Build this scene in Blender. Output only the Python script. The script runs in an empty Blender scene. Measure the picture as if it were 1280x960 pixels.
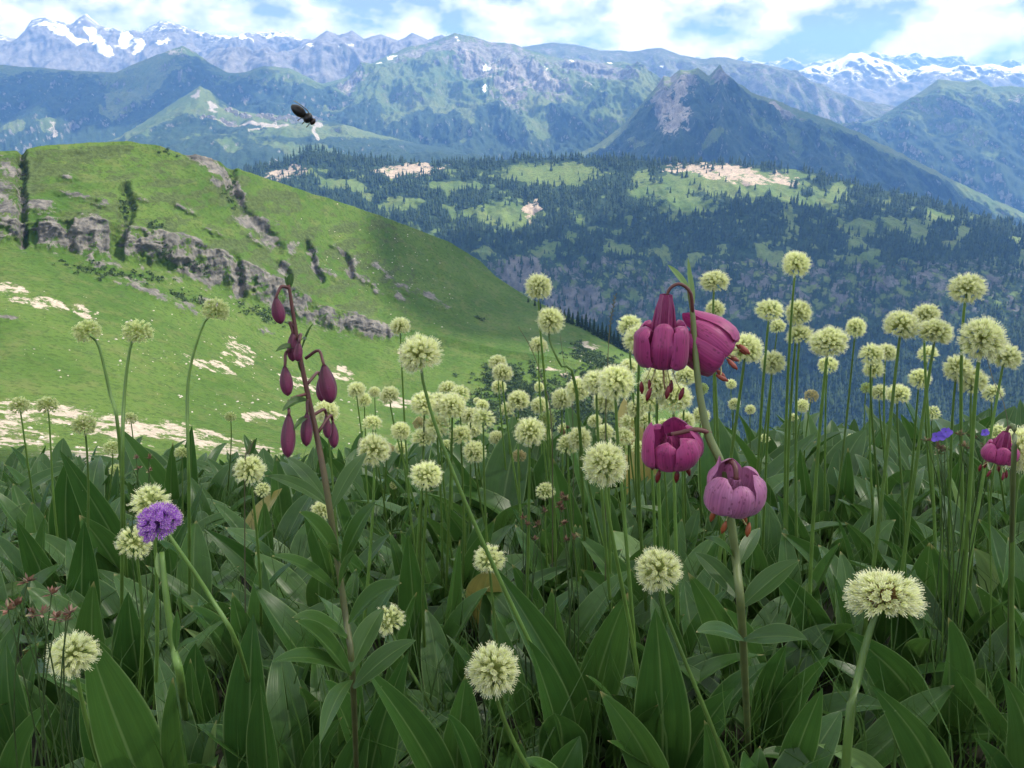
import bpy, math, random
import numpy as np
from mathutils import Vector, Matrix, Quaternion

R_ = math.radians
random.seed(7)
rng = np.random.default_rng(11)
scene = bpy.context.scene
col = scene.collection

# ------------------------------------------------------------------ camera
F = 1044.0                      # focal length in photo pixels (1280 wide)
PITCH = R_(19.0)
CAMZ = 0.62
CAM = np.array([0.0, 0.0, CAMZ])
cam_d = bpy.data.cameras.new('camera')
cam_d.sensor_width = 36.0
cam_d.lens = 36.0 * F / 1280.0
cam_d.clip_start = 0.02
cam_d.clip_end = 120000.0
cam_o = bpy.data.objects.new('camera', cam_d)
col.objects.link(cam_o)
cam_o.location = (0, 0, CAMZ)
cam_o.rotation_euler = (R_(90) - PITCH, 0, 0)
scene.camera = cam_o

# ------------------------------------------------------------------ light
SUN_EL, SUN_AZ = R_(49), R_(74)          # azimuth from +Y towards +X
SUND = np.array([math.cos(SUN_EL) * math.sin(SUN_AZ), math.cos(SUN_EL) * math.cos(SUN_AZ), math.sin(SUN_EL)])
EXPOSURE = 0.60
SUN_STRENGTH = 5.0
SKY_STRENGTH = 0.10
CLOUD_WHITE = 14.5
CLOUD_GREY = 3.4
HAZE_DENSITY = 0.82e-4
HAZE_COLOR = (0.17, 0.40, 1.0)

world = bpy.data.worlds.new('World')
scene.world = world
world.use_nodes = True
nt = world.node_tree
nt.nodes.clear()
def N(t, typ, **kw):
    n = t.nodes.new(typ)
    for k, v in kw.items():
        setattr(n, k, v)
    return n
wo = N(nt, 'ShaderNodeOutputWorld')
bg = N(nt, 'ShaderNodeBackground')
bg.inputs['Strength'].default_value = SKY_STRENGTH
sky = N(nt, 'ShaderNodeTexSky', sky_type='NISHITA', sun_disc=False)
sky.sun_elevation = SUN_EL
sky.sun_rotation = SUN_AZ
sky.altitude = 2000
sky.air_density = 1.0
sky.dust_density = 1.2
tc = N(nt, 'ShaderNodeTexCoord')
mp = N(nt, 'ShaderNodeMapping')
mp.inputs['Scale'].default_value = (1.0, 1.0, 1.9)
mp.inputs['Location'].default_value = (3.1, 0.4, 1.35)
n1 = N(nt, 'ShaderNodeTexNoise', noise_dimensions='3D')
n1.inputs['Scale'].default_value = 5.5
n1.inputs['Detail'].default_value = 9
n1.inputs['Roughness'].default_value = 0.56
n1.inputs['Distortion'].default_value = 0.25
r1 = N(nt, 'ShaderNodeValToRGB')
r1.color_ramp.elements[0].position = 0.33
r1.color_ramp.elements[1].position = 0.44
n2 = N(nt, 'ShaderNodeTexNoise', noise_dimensions='3D')
n2.inputs['Scale'].default_value = 9.0
n2.inputs['Detail'].default_value = 7
n2.inputs['Roughness'].default_value = 0.55
mp2 = N(nt, 'ShaderNodeMapping')
mp2.inputs['Scale'].default_value = (1.0, 1.0, 1.8)
mp2.inputs['Location'].default_value = (7.7, 1.0, 2.2)
r2 = N(nt, 'ShaderNodeValToRGB')
r2.color_ramp.elements[0].position = 0.41
r2.color_ramp.elements[0].color = (CLOUD_GREY * 0.86, CLOUD_GREY * 0.95, CLOUD_GREY * 1.1, 1)
r2.color_ramp.elements[1].position = 0.55
r2.color_ramp.elements[1].color = (CLOUD_WHITE, CLOUD_WHITE, CLOUD_WHITE * 1.0, 1)
mx = N(nt, 'ShaderNodeMixRGB')
L = nt.links.new
L(tc.outputs['Generated'], mp.inputs['Vector']); L(mp.outputs[0], n1.inputs['Vector'])
L(tc.outputs['Generated'], mp2.inputs['Vector']); L(mp2.outputs[0], n2.inputs['Vector'])
L(n1.outputs['Fac'], r1.inputs['Fac']); L(n2.outputs['Fac'], r2.inputs['Fac'])
L(r1.outputs['Color'], mx.inputs['Fac']); L(sky.outputs['Color'], mx.inputs['Color1']); L(r2.outputs['Color'], mx.inputs['Color2'])
L(mx.outputs['Color'], bg.inputs['Color']); L(bg.outputs[0], wo.inputs['Surface'])

sun_d = bpy.data.lights.new('sun', 'SUN')
sun_d.energy = SUN_STRENGTH
sun_d.angle = R_(0.53)
sun_d.color = (1.0, 0.955, 0.88)
sun_o = bpy.data.objects.new('sun', sun_d)
col.objects.link(sun_o)
sun_o.location = (50, 30, 80)
sun_o.rotation_euler = Vector(-SUND).to_track_quat('-Z', 'Y').to_euler()

scene.view_settings.view_transform = 'Standard'
scene.view_settings.look = 'None'
scene.view_settings.gamma = 1.0
scene.view_settings.exposure = EXPOSURE
scene.view_settings.use_curve_mapping = False
scene.render.engine = 'CYCLES'
cy = scene.cycles
cy.use_denoising = True
cy.max_bounces = 6
cy.diffuse_bounces = 3
cy.glossy_bounces = 2
cy.transmission_bounces = 4
cy.volume_bounces = 1
cy.transparent_max_bounces = 12
cy.use_adaptive_sampling = True
cy.adaptive_threshold = 0.015
cy.sample_clamp_indirect = 6.0

# ------------------------------------------------------------------ helpers
FW = np.array([0, math.cos(PITCH), -math.sin(PITCH)])
UP = np.array([0, math.sin(PITCH), math.cos(PITCH)])
RT = np.array([1.0, 0, 0])
def ray(px, py):
    px = np.asarray(px, float); py = np.asarray(py, float)
    d = ((px - 640) / F)[..., None] * RT + ((480 - py) / F)[..., None] * UP + FW
    return d / np.linalg.norm(d, axis=-1, keepdims=True)
def P(px, py, d):                       # slant distance
    return CAM + ray(px, py) * np.asarray(d, float)[..., None]
def Pr(px, py, r):                      # horizontal range
    v = ray(px, py)
    k = np.asarray(r, float) / np.linalg.norm(v[..., :2], axis=-1)
    return CAM + v * k[..., None]
def ground_z(x, y):
    yy = np.clip(y, -2.0, None)
    z = -(0.127 * yy + 0.05 * yy * np.abs(yy))
    lin = -(0.127 * 4 + 0.05 * 16) - (0.50 + 0.25 * np.clip((x / np.maximum(yy, 1) - 0.05) * 3, 0, 1)) * (yy - 4)
    z = np.where(yy > 4, lin, z)
    return z + 0.03 * np.clip(x, -4, 4)
def ray_ground(px, py, h=0.0):
    v = ray(px, py)
    lo, hi = 0.2, 6.0
    ts = np.linspace(0.3, 6.0, 600)
    p = CAM + v * ts[:, None]
    below = p[:, 2] < ground_z(p[:, 0], p[:, 1]) + h
    i = int(np.argmax(below)) if below.any() else 400
    return p[i]
def at_y(px, py, y):
    v = ray(px, py)
    return CAM + v * (y / v[1])

_perm = np.random.default_rng(5).permutation(256)
_perm = np.concatenate([_perm, _perm, _perm])
_grad = np.random.default_rng(6).normal(size=(256, 3))
_grad /= np.linalg.norm(_grad, axis=1, keepdims=True)
def perlin(p):
    p = np.asarray(p, float)
    i = np.floor(p).astype(int); f = p - i
    u = f * f * f * (f * (f * 6 - 15) + 10)
    out = 0
    for dx in (0, 1):
        wx = u[..., 0] if dx else 1 - u[..., 0]
        for dy in (0, 1):
            wy = u[..., 1] if dy else 1 - u[..., 1]
            for dz in (0, 1):
                wz = u[..., 2] if dz else 1 - u[..., 2]
                h = _perm[_perm[_perm[(i[..., 0] + dx) & 255] + ((i[..., 1] + dy) & 255)] + ((i[..., 2] + dz) & 255)]
                g = _grad[h]
                out = out + wx * wy * wz * (g[..., 0] * (f[..., 0] - dx) + g[..., 1] * (f[..., 1] - dy) + g[..., 2] * (f[..., 2] - dz))
    return out * 1.5
def fbm(p, octv=5, gain=0.5, lac=2.03, ridged=False):
    s = 0; a = 1.0; q = np.asarray(p, float); tot = 0
    for k in range(octv):
        n = perlin(q + k * 17.3)
        if ridged:
            n = 1 - 2 * np.abs(n)
        s = s + a * n; tot += a
        a *= gain; q = q * lac
    return s / tot
def sstep(a, b, x):
    t = np.clip((x - a) / (b - a), 0, 1)
    return t * t * (3 - 2 * t)

def mesh_from(name, V, Fc, mats=(), uv=None, colr=None, smooth=True, fmat=None, attrs=None):
    me = bpy.data.meshes.new(name)
    V = np.asarray(V, np.float32)
    if isinstance(Fc, np.ndarray):
        nf, k = Fc.shape
        me.vertices.add(len(V)); me.vertices.foreach_set('co', V.ravel())
        me.loops.add(nf * k); me.loops.foreach_set('vertex_index', Fc.astype(np.int32).ravel())
        me.polygons.add(nf); me.polygons.foreach_set('loop_start', np.arange(0, nf * k, k, dtype=np.int32))
        try: me.polygons.foreach_set('loop_total', np.full(nf, k, np.int32))
        except Exception: pass
        me.update(calc_edges=True)
    else:
        me.from_pydata([tuple(map(float, v)) for v in V], [], [tuple(int(i) for i in f) for f in Fc])
    for m in mats: me.materials.append(m)
    if smooth: me.polygons.foreach_set('use_smooth', np.ones(len(me.polygons), bool))
    if fmat is not None: me.polygons.foreach_set('material_index', np.asarray(fmat, np.int32))
    if uv is not None:
        lay = me.uv_layers.new(name='UVMap')
        vi = np.zeros(len(me.loops), np.int32); me.loops.foreach_get('vertex_index', vi)
        lay.data.foreach_set('uv', np.asarray(uv, np.float32)[vi].ravel())
    if colr is not None:
        c = np.asarray(colr, np.float32)
        if c.shape[1] == 3: c = np.concatenate([c, np.ones((len(c), 1), np.float32)], 1)
        a = me.color_attributes.new('Col', 'FLOAT_COLOR', 'POINT'); a.data.foreach_set('color', c.ravel())
    for k, v in (attrs or {}).items():
        a = me.attributes.new(k, 'FLOAT', 'POINT'); a.data.foreach_set('value', np.asarray(v, np.float32))
    me.update()
    return me
def link(name, me, parent=None, loc=None, **props):
    o = bpy.data.objects.new(name, me)
    col.objects.link(o)
    if parent is not None: o.parent = parent
    if loc is not None: o.location = [float(v) for v in loc]
    for k, v in props.items(): o[k] = v
    return o
def thing(name, loc, label, category, group=None):
    o = link(name, None, None, loc)
    o.empty_display_size = 0.02
    o['label'] = label; o['category'] = category
    if group: o['group'] = group
    return o

class MB:                                # collects geometry for one mesh
    def __init__(s): s.V = []; s.F = []; s.C = []; s.U = []; s.n = 0; s.M = []
    def add(s, V, Fc, c=(1, 1, 1), uv=None, m=0):
        V = np.asarray(V, float).reshape(-1, 3)
        s.V.append(V); s.F += [tuple(i + s.n for i in f) for f in Fc]; s.M += [m] * len(Fc)
        c = np.asarray(c, float)
        s.C.append(np.broadcast_to(c, (len(V), 3)) if c.ndim == 1 else c)
        s.U.append(np.zeros((len(V), 2)) if uv is None else uv)
        s.n += len(V)
    def build(s, name, mats, smooth=True):
        return mesh_from(name, np.concatenate(s.V), s.F, mats, np.concatenate(s.U), np.concatenate(s.C), smooth, s.M)

def frames(pts):
    pts = np.asarray(pts, float)
    t = np.gradient(pts, axis=0); t /= np.linalg.norm(t, axis=1, keepdims=True) + 1e-12
    ref = np.array([0.31, 0.87, 0.2]);
    if abs(np.dot(ref / np.linalg.norm(ref), t[0])) > 0.95: ref = np.array([1.0, 0, 0])
    a = np.cross(t, ref); a /= np.linalg.norm(a, axis=1, keepdims=True) + 1e-12
    b = np.cross(t, a)
    return t, a, b
def tube(pts, rad, k=6, cap=True):
    pts = np.asarray(pts, float); n = len(pts)
    rad = np.broadcast_to(np.asarray(rad, float), (n,))
    t, a, b = frames(pts)
    th = np.arange(k) / k * 2 * math.pi
    V = (pts[:, None] + rad[:, None, None] * (np.cos(th)[None, :, None] * a[:, None] + np.sin(th)[None, :, None] * b[:, None])).reshape(-1, 3)
    Fc = [(i * k + j, i * k + (j + 1) % k, (i + 1) * k + (j + 1) % k, (i + 1) * k + j) for i in range(n - 1) for j in range(k)]
    if cap:
        Fc.append(tuple(reversed(range(k)))); Fc.append(tuple((n - 1) * k + j for j in range(k)))
    return V, Fc
def bez(ps, n):
    ps = [np.asarray(p, float) for p in ps]
    t = np.linspace(0, 1, n)[:, None]
    while len(ps) > 1:
        ps = [a * (1 - t) + b * t for a, b in zip(ps[:-1], ps[1:])]
    return ps[0]
def smooth_path(pts, n):                 # Catmull-Rom through points
    pts = np.asarray(pts, float)
    if len(pts) == 2: return pts[0] + (pts[1] - pts[0]) * np.linspace(0, 1, n)[:, None]
    q = np.vstack([2 * pts[0] - pts[1], pts, 2 * pts[-1] - pts[-2]])
    out = []
    m = len(pts) - 1
    for s in np.linspace(0, m - 1e-6, n):
        i = int(s); t = s - i
        p0, p1, p2, p3 = q[i], q[i + 1], q[i + 2], q[i + 3]
        out.append(0.5 * ((2 * p1) + (-p0 + p2) * t + (2 * p0 - 5 * p1 + 4 * p2 - p3) * t * t + (-p0 + 3 * p1 - 3 * p2 + p3) * t ** 3))
    return np.array(out)
def grid_faces(nu, nv):
    i, j = np.meshgrid(np.arange(nu - 1), np.arange(nv - 1), indexing='ij')
    a = (i * nv + j).ravel()
    return np.stack([a, a + nv, a + nv + 1, a + 1], 1)

# ------------------------------------------------------------------ materials
def mat(name):
    m = bpy.data.materials.new(name); m.use_nodes = True
    t = m.node_tree; t.nodes.clear()
    return m, t, N(t, 'ShaderNodeOutputMaterial')
def plain(name, c, rough=0.6, noise=0.15, scale=30.0, trans=0.0, spec=0.4, attr=False, objvar=0.0, bump=0.0):
    m, t, out = mat(name)
    b = N(t, 'ShaderNodeBsdfPrincipled')
    b.inputs['Roughness'].default_value = rough
    b.inputs['Specular IOR Level'].default_value = spec
    tcn = N(t, 'ShaderNodeTexCoord')
    no = N(t, 'ShaderNodeTexNoise'); no.inputs['Scale'].default_value = scale; no.inputs['Detail'].default_value = 5
    t.links.new(tcn.outputs['Object'], no.inputs['Vector'])
    hsv = N(t, 'ShaderNodeHueSaturation')
    if attr:
        at = N(t, 'ShaderNodeVertexColor'); at.layer_name = 'Col'
        t.links.new(at.outputs['Color'], hsv.inputs['Color'])
    else:
        hsv.inputs['Color'].default_value = (*c, 1)
    mr = N(t, 'ShaderNodeMapRange'); mr.inputs['From Min'].default_value = 0.3; mr.inputs['From Max'].default_value = 0.7
    mr.inputs['To Min'].default_value = 1 - noise; mr.inputs['To Max'].default_value = 1 + noise
    t.links.new(no.outputs['Fac'], mr.inputs['Value'])
    if objvar:
        oi = N(t, 'ShaderNodeObjectInfo')
        ma = N(t, 'ShaderNodeMath', operation='MULTIPLY_ADD'); ma.inputs[1].default_value = 2 * objvar; ma.inputs[2].default_value = 1 - objvar
        t.links.new(oi.outputs['Random'], ma.inputs[0])
        mm = N(t, 'ShaderNodeMath', operation='MULTIPLY')
        t.links.new(ma.outputs[0], mm.inputs[0]); t.links.new(mr.outputs[0], mm.inputs[1])
        t.links.new(mm.outputs[0], hsv.inputs['Value'])
    else:
        t.links.new(mr.outputs[0], hsv.inputs['Value'])
    t.links.new(hsv.outputs[0], b.inputs['Base Color'])
    if bump:
        bp = N(t, 'ShaderNodeBump'); bp.inputs['Strength'].default_value = bump; bp.inputs['Distance'].default_value = 0.01
        t.links.new(no.outputs['Fac'], bp.inputs['Height']); t.links.new(bp.outputs[0], b.inputs['Normal'])
    if trans:
        tr = N(t, 'ShaderNodeBsdfTranslucent'); t.links.new(hsv.outputs[0], tr.inputs['Color'])
        mix = N(t, 'ShaderNodeMixShader'); mix.inputs['Fac'].default_value = trans
        t.links.new(b.outputs[0], mix.inputs[1]); t.links.new(tr.outputs[0], mix.inputs[2])
        t.links.new(mix.outputs[0], out.inputs['Surface'])
    else:
        t.links.new(b.outputs[0], out.inputs['Surface'])
    return m

def leaf_material(name, ca, cb, rough=0.33, trans=0.28):
    m, t, out = mat(name); L = t.links.new
    b = N(t, 'ShaderNodeBsdfPrincipled'); b.inputs['Roughness'].default_value = rough
    b.inputs['Specular IOR Level'].default_value = 0.32
    uv = N(t, 'ShaderNodeUVMap'); uv.uv_map = 'UVMap'
    mp = N(t, 'ShaderNodeMapping'); mp.inputs['Scale'].default_value = (26, 0.6, 1)
    no = N(t, 'ShaderNodeTexNoise'); no.inputs['Scale'].default_value = 1.0; no.inputs['Detail'].default_value = 3
    L(uv.outputs[0], mp.inputs[0]); L(mp.outputs[0], no.inputs['Vector'])
    tcn = N(t, 'ShaderNodeTexCoord')
    n2 = N(t, 'ShaderNodeTexNoise'); n2.inputs['Scale'].default_value = 22; n2.inputs['Detail'].default_value = 6
    L(tcn.outputs['Object'], n2.inputs['Vector'])
    oi = N(t, 'ShaderNodeObjectInfo')
    ad = N(t, 'ShaderNodeMath', operation='ADD'); L(oi.outputs['Random'], ad.inputs[0]); L(n2.outputs['Fac'], ad.inputs[1])
    ml = N(t, 'ShaderNodeMath', operation='MULTIPLY'); ml.inputs[1].default_value = 0.5; L(ad.outputs[0], ml.inputs[0])
    mixc = N(t, 'ShaderNodeMixRGB'); mixc.inputs['Color1'].default_value = (*ca, 1); mixc.inputs['Color2'].default_value = (*cb, 1)
    L(ml.outputs[0], mixc.inputs['Fac'])
    # veins lengthwise
    mr = N(t, 'ShaderNodeMapRange'); mr.inputs['From Min'].default_value = 0.35; mr.inputs['From Max'].default_value = 0.65
    mr.inputs['To Min'].default_value = 0.90; mr.inputs['To Max'].default_value = 1.10; L(no.outputs['Fac'], mr.inputs['Value'])
    # leaf tip browning / pale specks
    sep = N(t, 'ShaderNodeSeparateXYZ'); L(uv.outputs[0], sep.inputs[0])
    hs = N(t, 'ShaderNodeHueSaturation'); L(mixc.outputs[0], hs.inputs['Color']); L(mr.outputs[0], hs.inputs['Value'])
    tip = N(t, 'ShaderNodeMapRange'); tip.inputs['From Min'].default_value = 0.955; tip.inputs['From Max'].default_value = 1.0
    L(sep.outputs['Y'], tip.inputs['Value'])
    gt = N(t, 'ShaderNodeMath', operation='GREATER_THAN'); gt.inputs[1].default_value = 0.45; L(oi.outputs['Random'], gt.inputs[0])
    mt = N(t, 'ShaderNodeMath', operation='MULTIPLY'); L(tip.outputs[0], mt.inputs[0]); L(gt.outputs[0], mt.inputs[1])
    mtip = N(t, 'ShaderNodeMixRGB'); mtip.inputs['Color2'].default_value = (0.32, 0.27, 0.11, 1)
    L(mt.outputs[0], mtip.inputs['Fac']); L(hs.outputs[0], mtip.inputs['Color1'])
    # pale specks and bites
    vo = N(t, 'ShaderNodeTexVoronoi'); vo.inputs['Scale'].default_value = 75; L(tcn.outputs['Object'], vo.inputs['Vector'])
    sp = N(t, 'ShaderNodeMapRange'); sp.inputs['From Min'].default_value = 0.10; sp.inputs['From Max'].default_value = 0.05; L(vo.outputs['Distance'], sp.inputs['Value'])
    n3 = N(t, 'ShaderNodeTexNoise'); n3.inputs['Scale'].default_value = 9; L(tcn.outputs['Object'], n3.inputs['Vector'])
    g3 = N(t, 'ShaderNodeMapRange'); g3.inputs['From Min'].default_value = 0.56; g3.inputs['From Max'].default_value = 0.66; g3.inputs['To Max'].default_value = 0.5; L(n3.outputs['Fac'], g3.inputs['Value'])
    m3 = N(t, 'ShaderNodeMath', operation='MULTIPLY'); L(sp.outputs[0], m3.inputs[0]); L(g3.outputs[0], m3.inputs[1])
    msp = N(t, 'ShaderNodeMixRGB'); msp.inputs['Color2'].default_value = (0.30, 0.34, 0.20, 1); L(m3.outputs[0], msp.inputs['Fac']); L(mtip.outputs[0], msp.inputs['Color1'])
    ab = N(t, 'ShaderNodeMath', operation='SUBTRACT'); ab.inputs[1].default_value = 0.5; L(sep.outputs['X'], ab.inputs[0])
    ab2 = N(t, 'ShaderNodeMath', operation='ABSOLUTE'); L(ab.outputs[0], ab2.inputs[0])
    mg = N(t, 'ShaderNodeMapRange'); mg.inputs['From Min'].default_value = 0.462; mg.inputs['From Max'].default_value = 0.495; mg.inputs['To Max'].default_value = 0.55; L(ab2.outputs[0], mg.inputs['Value'])
    mid = N(t, 'ShaderNodeMapRange'); mid.inputs['From Min'].default_value = 0.030; mid.inputs['From Max'].default_value = 0.010; mid.inputs['To Max'].default_value = 0.35; L(ab2.outputs[0], mid.inputs['Value'])
    mmx = N(t, 'ShaderNodeMath', operation='MAXIMUM'); L(mg.outputs[0], mmx.inputs[0]); L(mid.outputs[0], mmx.inputs[1])
    mrg = N(t, 'ShaderNodeMixRGB'); mrg.inputs['Color2'].default_value = (0.20, 0.29, 0.11, 1); L(mmx.outputs[0], mrg.inputs['Fac']); L(msp.outputs[0], mrg.inputs['Color1']); msp = mrg
    L(msp.outputs[0], b.inputs['Base Color'])
    bp = N(t, 'ShaderNodeBump'); bp.inputs['Strength'].default_value = 0.22; bp.inputs['Distance'].default_value = 0.002
    L(no.outputs['Fac'], bp.inputs['Height']); L(bp.outputs[0], b.inputs['Normal'])
    tr = N(t, 'ShaderNodeBsdfTranslucent')
    hs2 = N(t, 'ShaderNodeHueSaturation'); hs2.inputs['Hue'].default_value = 0.492; hs2.inputs['Value'].default_value = 1.5; L(msp.outputs[0], hs2.inputs['Color']); L(hs2.outputs[0], tr.inputs['Color'])
    mix = N(t, 'ShaderNodeMixShader'); mix.inputs['Fac'].default_value = trans
    L(b.outputs[0], mix.inputs[1]); L(tr.outputs[0], mix.inputs[2]); L(mix.outputs[0], out.inputs['Surface'])
    return m

M_leaf = leaf_material('allium_leaf', (0.017, 0.060, 0.011), (0.060, 0.136, 0.026))
M_leaf_yellow = leaf_material('yellowing_leaf', (0.16, 0.17, 0.04), (0.30, 0.25, 0.08))
M_leaf_pale = leaf_material('pale_leaf', (0.11, 0.20, 0.06), (0.19, 0.28, 0.10))
M_lily_leaf = leaf_material('lily_leaf', (0.026, 0.070, 0.012), (0.052, 0.115, 0.022))
M_grass_blade = plain('grass_blade', (0.055, 0.115, 0.022), 0.5, 0.35, 6, 0.3)
M_stem = plain('allium_stem', (0.09, 0.165, 0.032), 0.45, 0.2, 40, objvar=0.25)
M_floret = plain('allium_floret', (0.7, 0.75, 0.4), 0.65, 0.10, 60, 0.32, 0.2, attr=True, objvar=0.08)
M_purple = plain('purple_floret', (0.4, 0.2, 0.6), 0.6, 0.15, 80, 0.3, 0.2, attr=True)
M_lily_stem = plain('lily_stem', (0.1, 0.05, 0.03), 0.5, 0.2, 50, attr=True)
M_dry = plain('withered_bract', (0.2, 0.1, 0.06), 0.8, 0.3, 40, 0.2, 0.2, attr=True)
M_insect = plain('insect_black', (0.012, 0.011, 0.010), 0.4, 0.3, 200, attr=True)
M_soil = plain('meadow_soil', (0.020, 0.022, 0.010), 0.9, 0.5, 6, bump=0.6)

def petal_material(name, attr='Col'):
    m, t, out = mat(name); L = t.links.new
    b = N(t, 'ShaderNodeBsdfPrincipled'); b.inputs['Roughness'].default_value = 0.42; b.inputs['Specular IOR Level'].default_value = 0.35
    b.inputs['Sheen Weight'].default_value = 0.15
    at = N(t, 'ShaderNodeVertexColor'); at.layer_name = attr
    uv = N(t, 'ShaderNodeUVMap'); uv.uv_map = 'UVMap'
    mp = N(t, 'ShaderNodeMapping'); mp.inputs['Scale'].default_value = (18, 1.2, 1)
    no = N(t, 'ShaderNodeTexNoise'); no.inputs['Scale'].default_value = 1.0; no.inputs['Detail'].default_value = 4
    L(uv.outputs[0], mp.inputs[0]); L(mp.outputs[0], no.inputs['Vector'])
    mr = N(t, 'ShaderNodeMapRange'); mr.inputs['From Min'].default_value = 0.3; mr.inputs['From Max'].default_value = 0.7
    mr.inputs['To Min'].default_value = 0.72; mr.inputs['To Max'].default_value = 1.25; L(no.outputs['Fac'], mr.inputs['Value'])
    hs = N(t, 'ShaderNodeHueSaturation'); L(at.outputs['Color'], hs.inputs['Color']); L(mr.outputs[0], hs.inputs['Value'])
    vo = N(t, 'ShaderNodeTexVoronoi'); vo.inputs['Scale'].default_value = 1.0
    mps = N(t, 'ShaderNodeMapping'); mps.inputs['Scale'].default_value = (9, 16, 1); L(uv.outputs[0], mps.inputs[0]); L(mps.outputs[0], vo.inputs['Vector'])
    spt = N(t, 'ShaderNodeMapRange'); spt.inputs['From Min'].default_value = 0.30; spt.inputs['From Max'].default_value = 0.16; spt.inputs['To Max'].default_value = 0.55; L(vo.outputs['Distance'], spt.inputs['Value'])
    mxs = N(t, 'ShaderNodeMixRGB'); mxs.inputs['Color2'].default_value = (0.10, 0.010, 0.04, 1); L(spt.outputs[0], mxs.inputs['Fac']); L(hs.outputs[0], mxs.inputs['Color1']); hs = mxs
    L(hs.outputs[0], b.inputs['Base Color'])
    bp = N(t, 'ShaderNodeBump'); bp.inputs['Strength'].default_value = 0.25; bp.inputs['Distance'].default_value = 0.002
    L(no.outputs['Fac'], bp.inputs['Height']); L(bp.outputs[0], b.inputs['Normal'])
    tr = N(t, 'ShaderNodeBsdfTranslucent'); L(hs.outputs[0], tr.inputs['Color'])
    mix = N(t, 'ShaderNodeMixShader'); mix.inputs['Fac'].default_value = 0.25
    L(b.outputs[0], mix.inputs[1]); L(tr.outputs[0], mix.inputs[2]); L(mix.outputs[0], out.inputs['Surface'])
    return m
M_petal = petal_material('lily_tepal')

def terrain_material(name, grass_a, grass_b, rock_a, rock_b, scree, forest=(0.018, 0.035, 0.016), dry=(0.16, 0.17, 0.06),
                     scale=0.02, snow=(0.85, 0.88, 0.92), bump=0.6, bdist=2.0):
    """grass below, then masks rock / scree / forest / snow (point attributes) broken up by noise"""
    m, t, out = mat(name); L = t.links.new
    b = N(t, 'ShaderNodeBsdfPrincipled'); b.inputs['Roughness'].default_value = 0.9; b.inputs['Specular IOR Level'].default_value = 0.15
    g = N(t, 'ShaderNodeNewGeometry')
    def noise(sc, det=8, rough=0.6, vec=None):
        n = N(t, 'ShaderNodeTexNoise'); n.inputs['Scale'].default_value = sc; n.inputs['Detail'].default_value = det; n.inputs['Roughness'].default_value = rough
        L(vec or g.outputs['Position'], n.inputs['Vector']); return n.outputs['Fac']
    def ramp(src, a, bb):
        r = N(t, 'ShaderNodeMapRange'); r.interpolation_type = 'SMOOTHSTEP'; r.inputs['From Min'].default_value = a; r.inputs['From Max'].default_value = bb
        L(src, r.inputs['Value']); return r.outputs[0]
    def mixc(f, a, bb):
        x = N(t, 'ShaderNodeMixRGB')
        if isinstance(f, float): x.inputs['Fac'].default_value = f
        else: L(f, x.inputs['Fac'])
        for k, v in ((1, a), (2, bb)):
            if isinstance(v, tuple): x.inputs[k].default_value = (*v, 1)
            else: L(v, x.inputs[k])
        return x.outputs[0]
    def math_(op, a, bb):
        x = N(t, 'ShaderNodeMath', operation=op)
        for k, v in ((0, a), (1, bb)):
            if isinstance(v, float): x.inputs[k].default_value = v
            else: L(v, x.inputs[k])
        return x.outputs[0]
    nA = noise(scale * 0.7); nB = noise(scale * 4, 9, 0.65); nC = noise(scale * 18, 9, 0.7); nD = noise(scale * 5, 10, 0.75)
    grass = mixc(ramp(nA, 0.35, 0.65), grass_a, grass_b)
    grass = mixc(math_('MULTIPLY', ramp(nB, 0.46, 0.68), 0.42), grass, dry)
    dark = tuple(c * 0.55 for c in grass_a)
    grass = mixc(math_('MULTIPLY', ramp(nC, 0.48, 0.62), 0.6), grass, dark)
    # strata on the rock
    mpz = N(t, 'ShaderNodeMapping'); mpz.inputs['Scale'].default_value = (1.0, 1.0, 1.3); L(g.outputs['Position'], mpz.inputs[0])
    nS = noise(scale * 6, 10, 0.7, mpz.outputs[0])
    rock = mixc(ramp(nS, 0.35, 0.65), rock_a, rock_b)
    scr = mixc(ramp(nC, 0.4, 0.6), scree, tuple(c * 0.72 for c in scree))
    def mask(attr, n, k):
        a = N(t, 'ShaderNodeAttribute'); a.attribute_name = attr
        lim = N(t, 'ShaderNodeMath', operation='MULTIPLY', use_clamp=True); lim.inputs[1].default_value = 3.2; L(a.outputs['Fac'], lim.inputs[0])
        s = math_('ADD', a.outputs['Fac'], math_('MULTIPLY', lim.outputs[0], math_('MULTIPLY', math_('SUBTRACT', n, 0.5), k * 1.7)))
        return ramp(s, 0.42, 0.58)
    c = grass
    fo = mixc(ramp(nC, 0.35, 0.65), forest, tuple(x * 1.9 for x in forest))
    c = mixc(mask('forest', nD, 1.1), c, fo)
    c = mixc(mask('rock', nD, 1.5), c, rock)
    c = mixc(mask('scree', nD, 2.6), c, scr)
    c = mixc(mask('snow', nD, 0.9), c, snow)
    L(c, b.inputs['Base Color'])
    if bump:
        bp = N(t, 'ShaderNodeBump'); bp.inputs['Strength'].default_value = bump; bp.inputs['Distance'].default_value = bdist
        hsum = math_('ADD', nB, nC); L(hsum, bp.inputs['Height']); L(bp.outputs[0], b.inputs['Normal'])
    L(b.outputs[0], out.inputs['Surface'])
    return m

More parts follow.
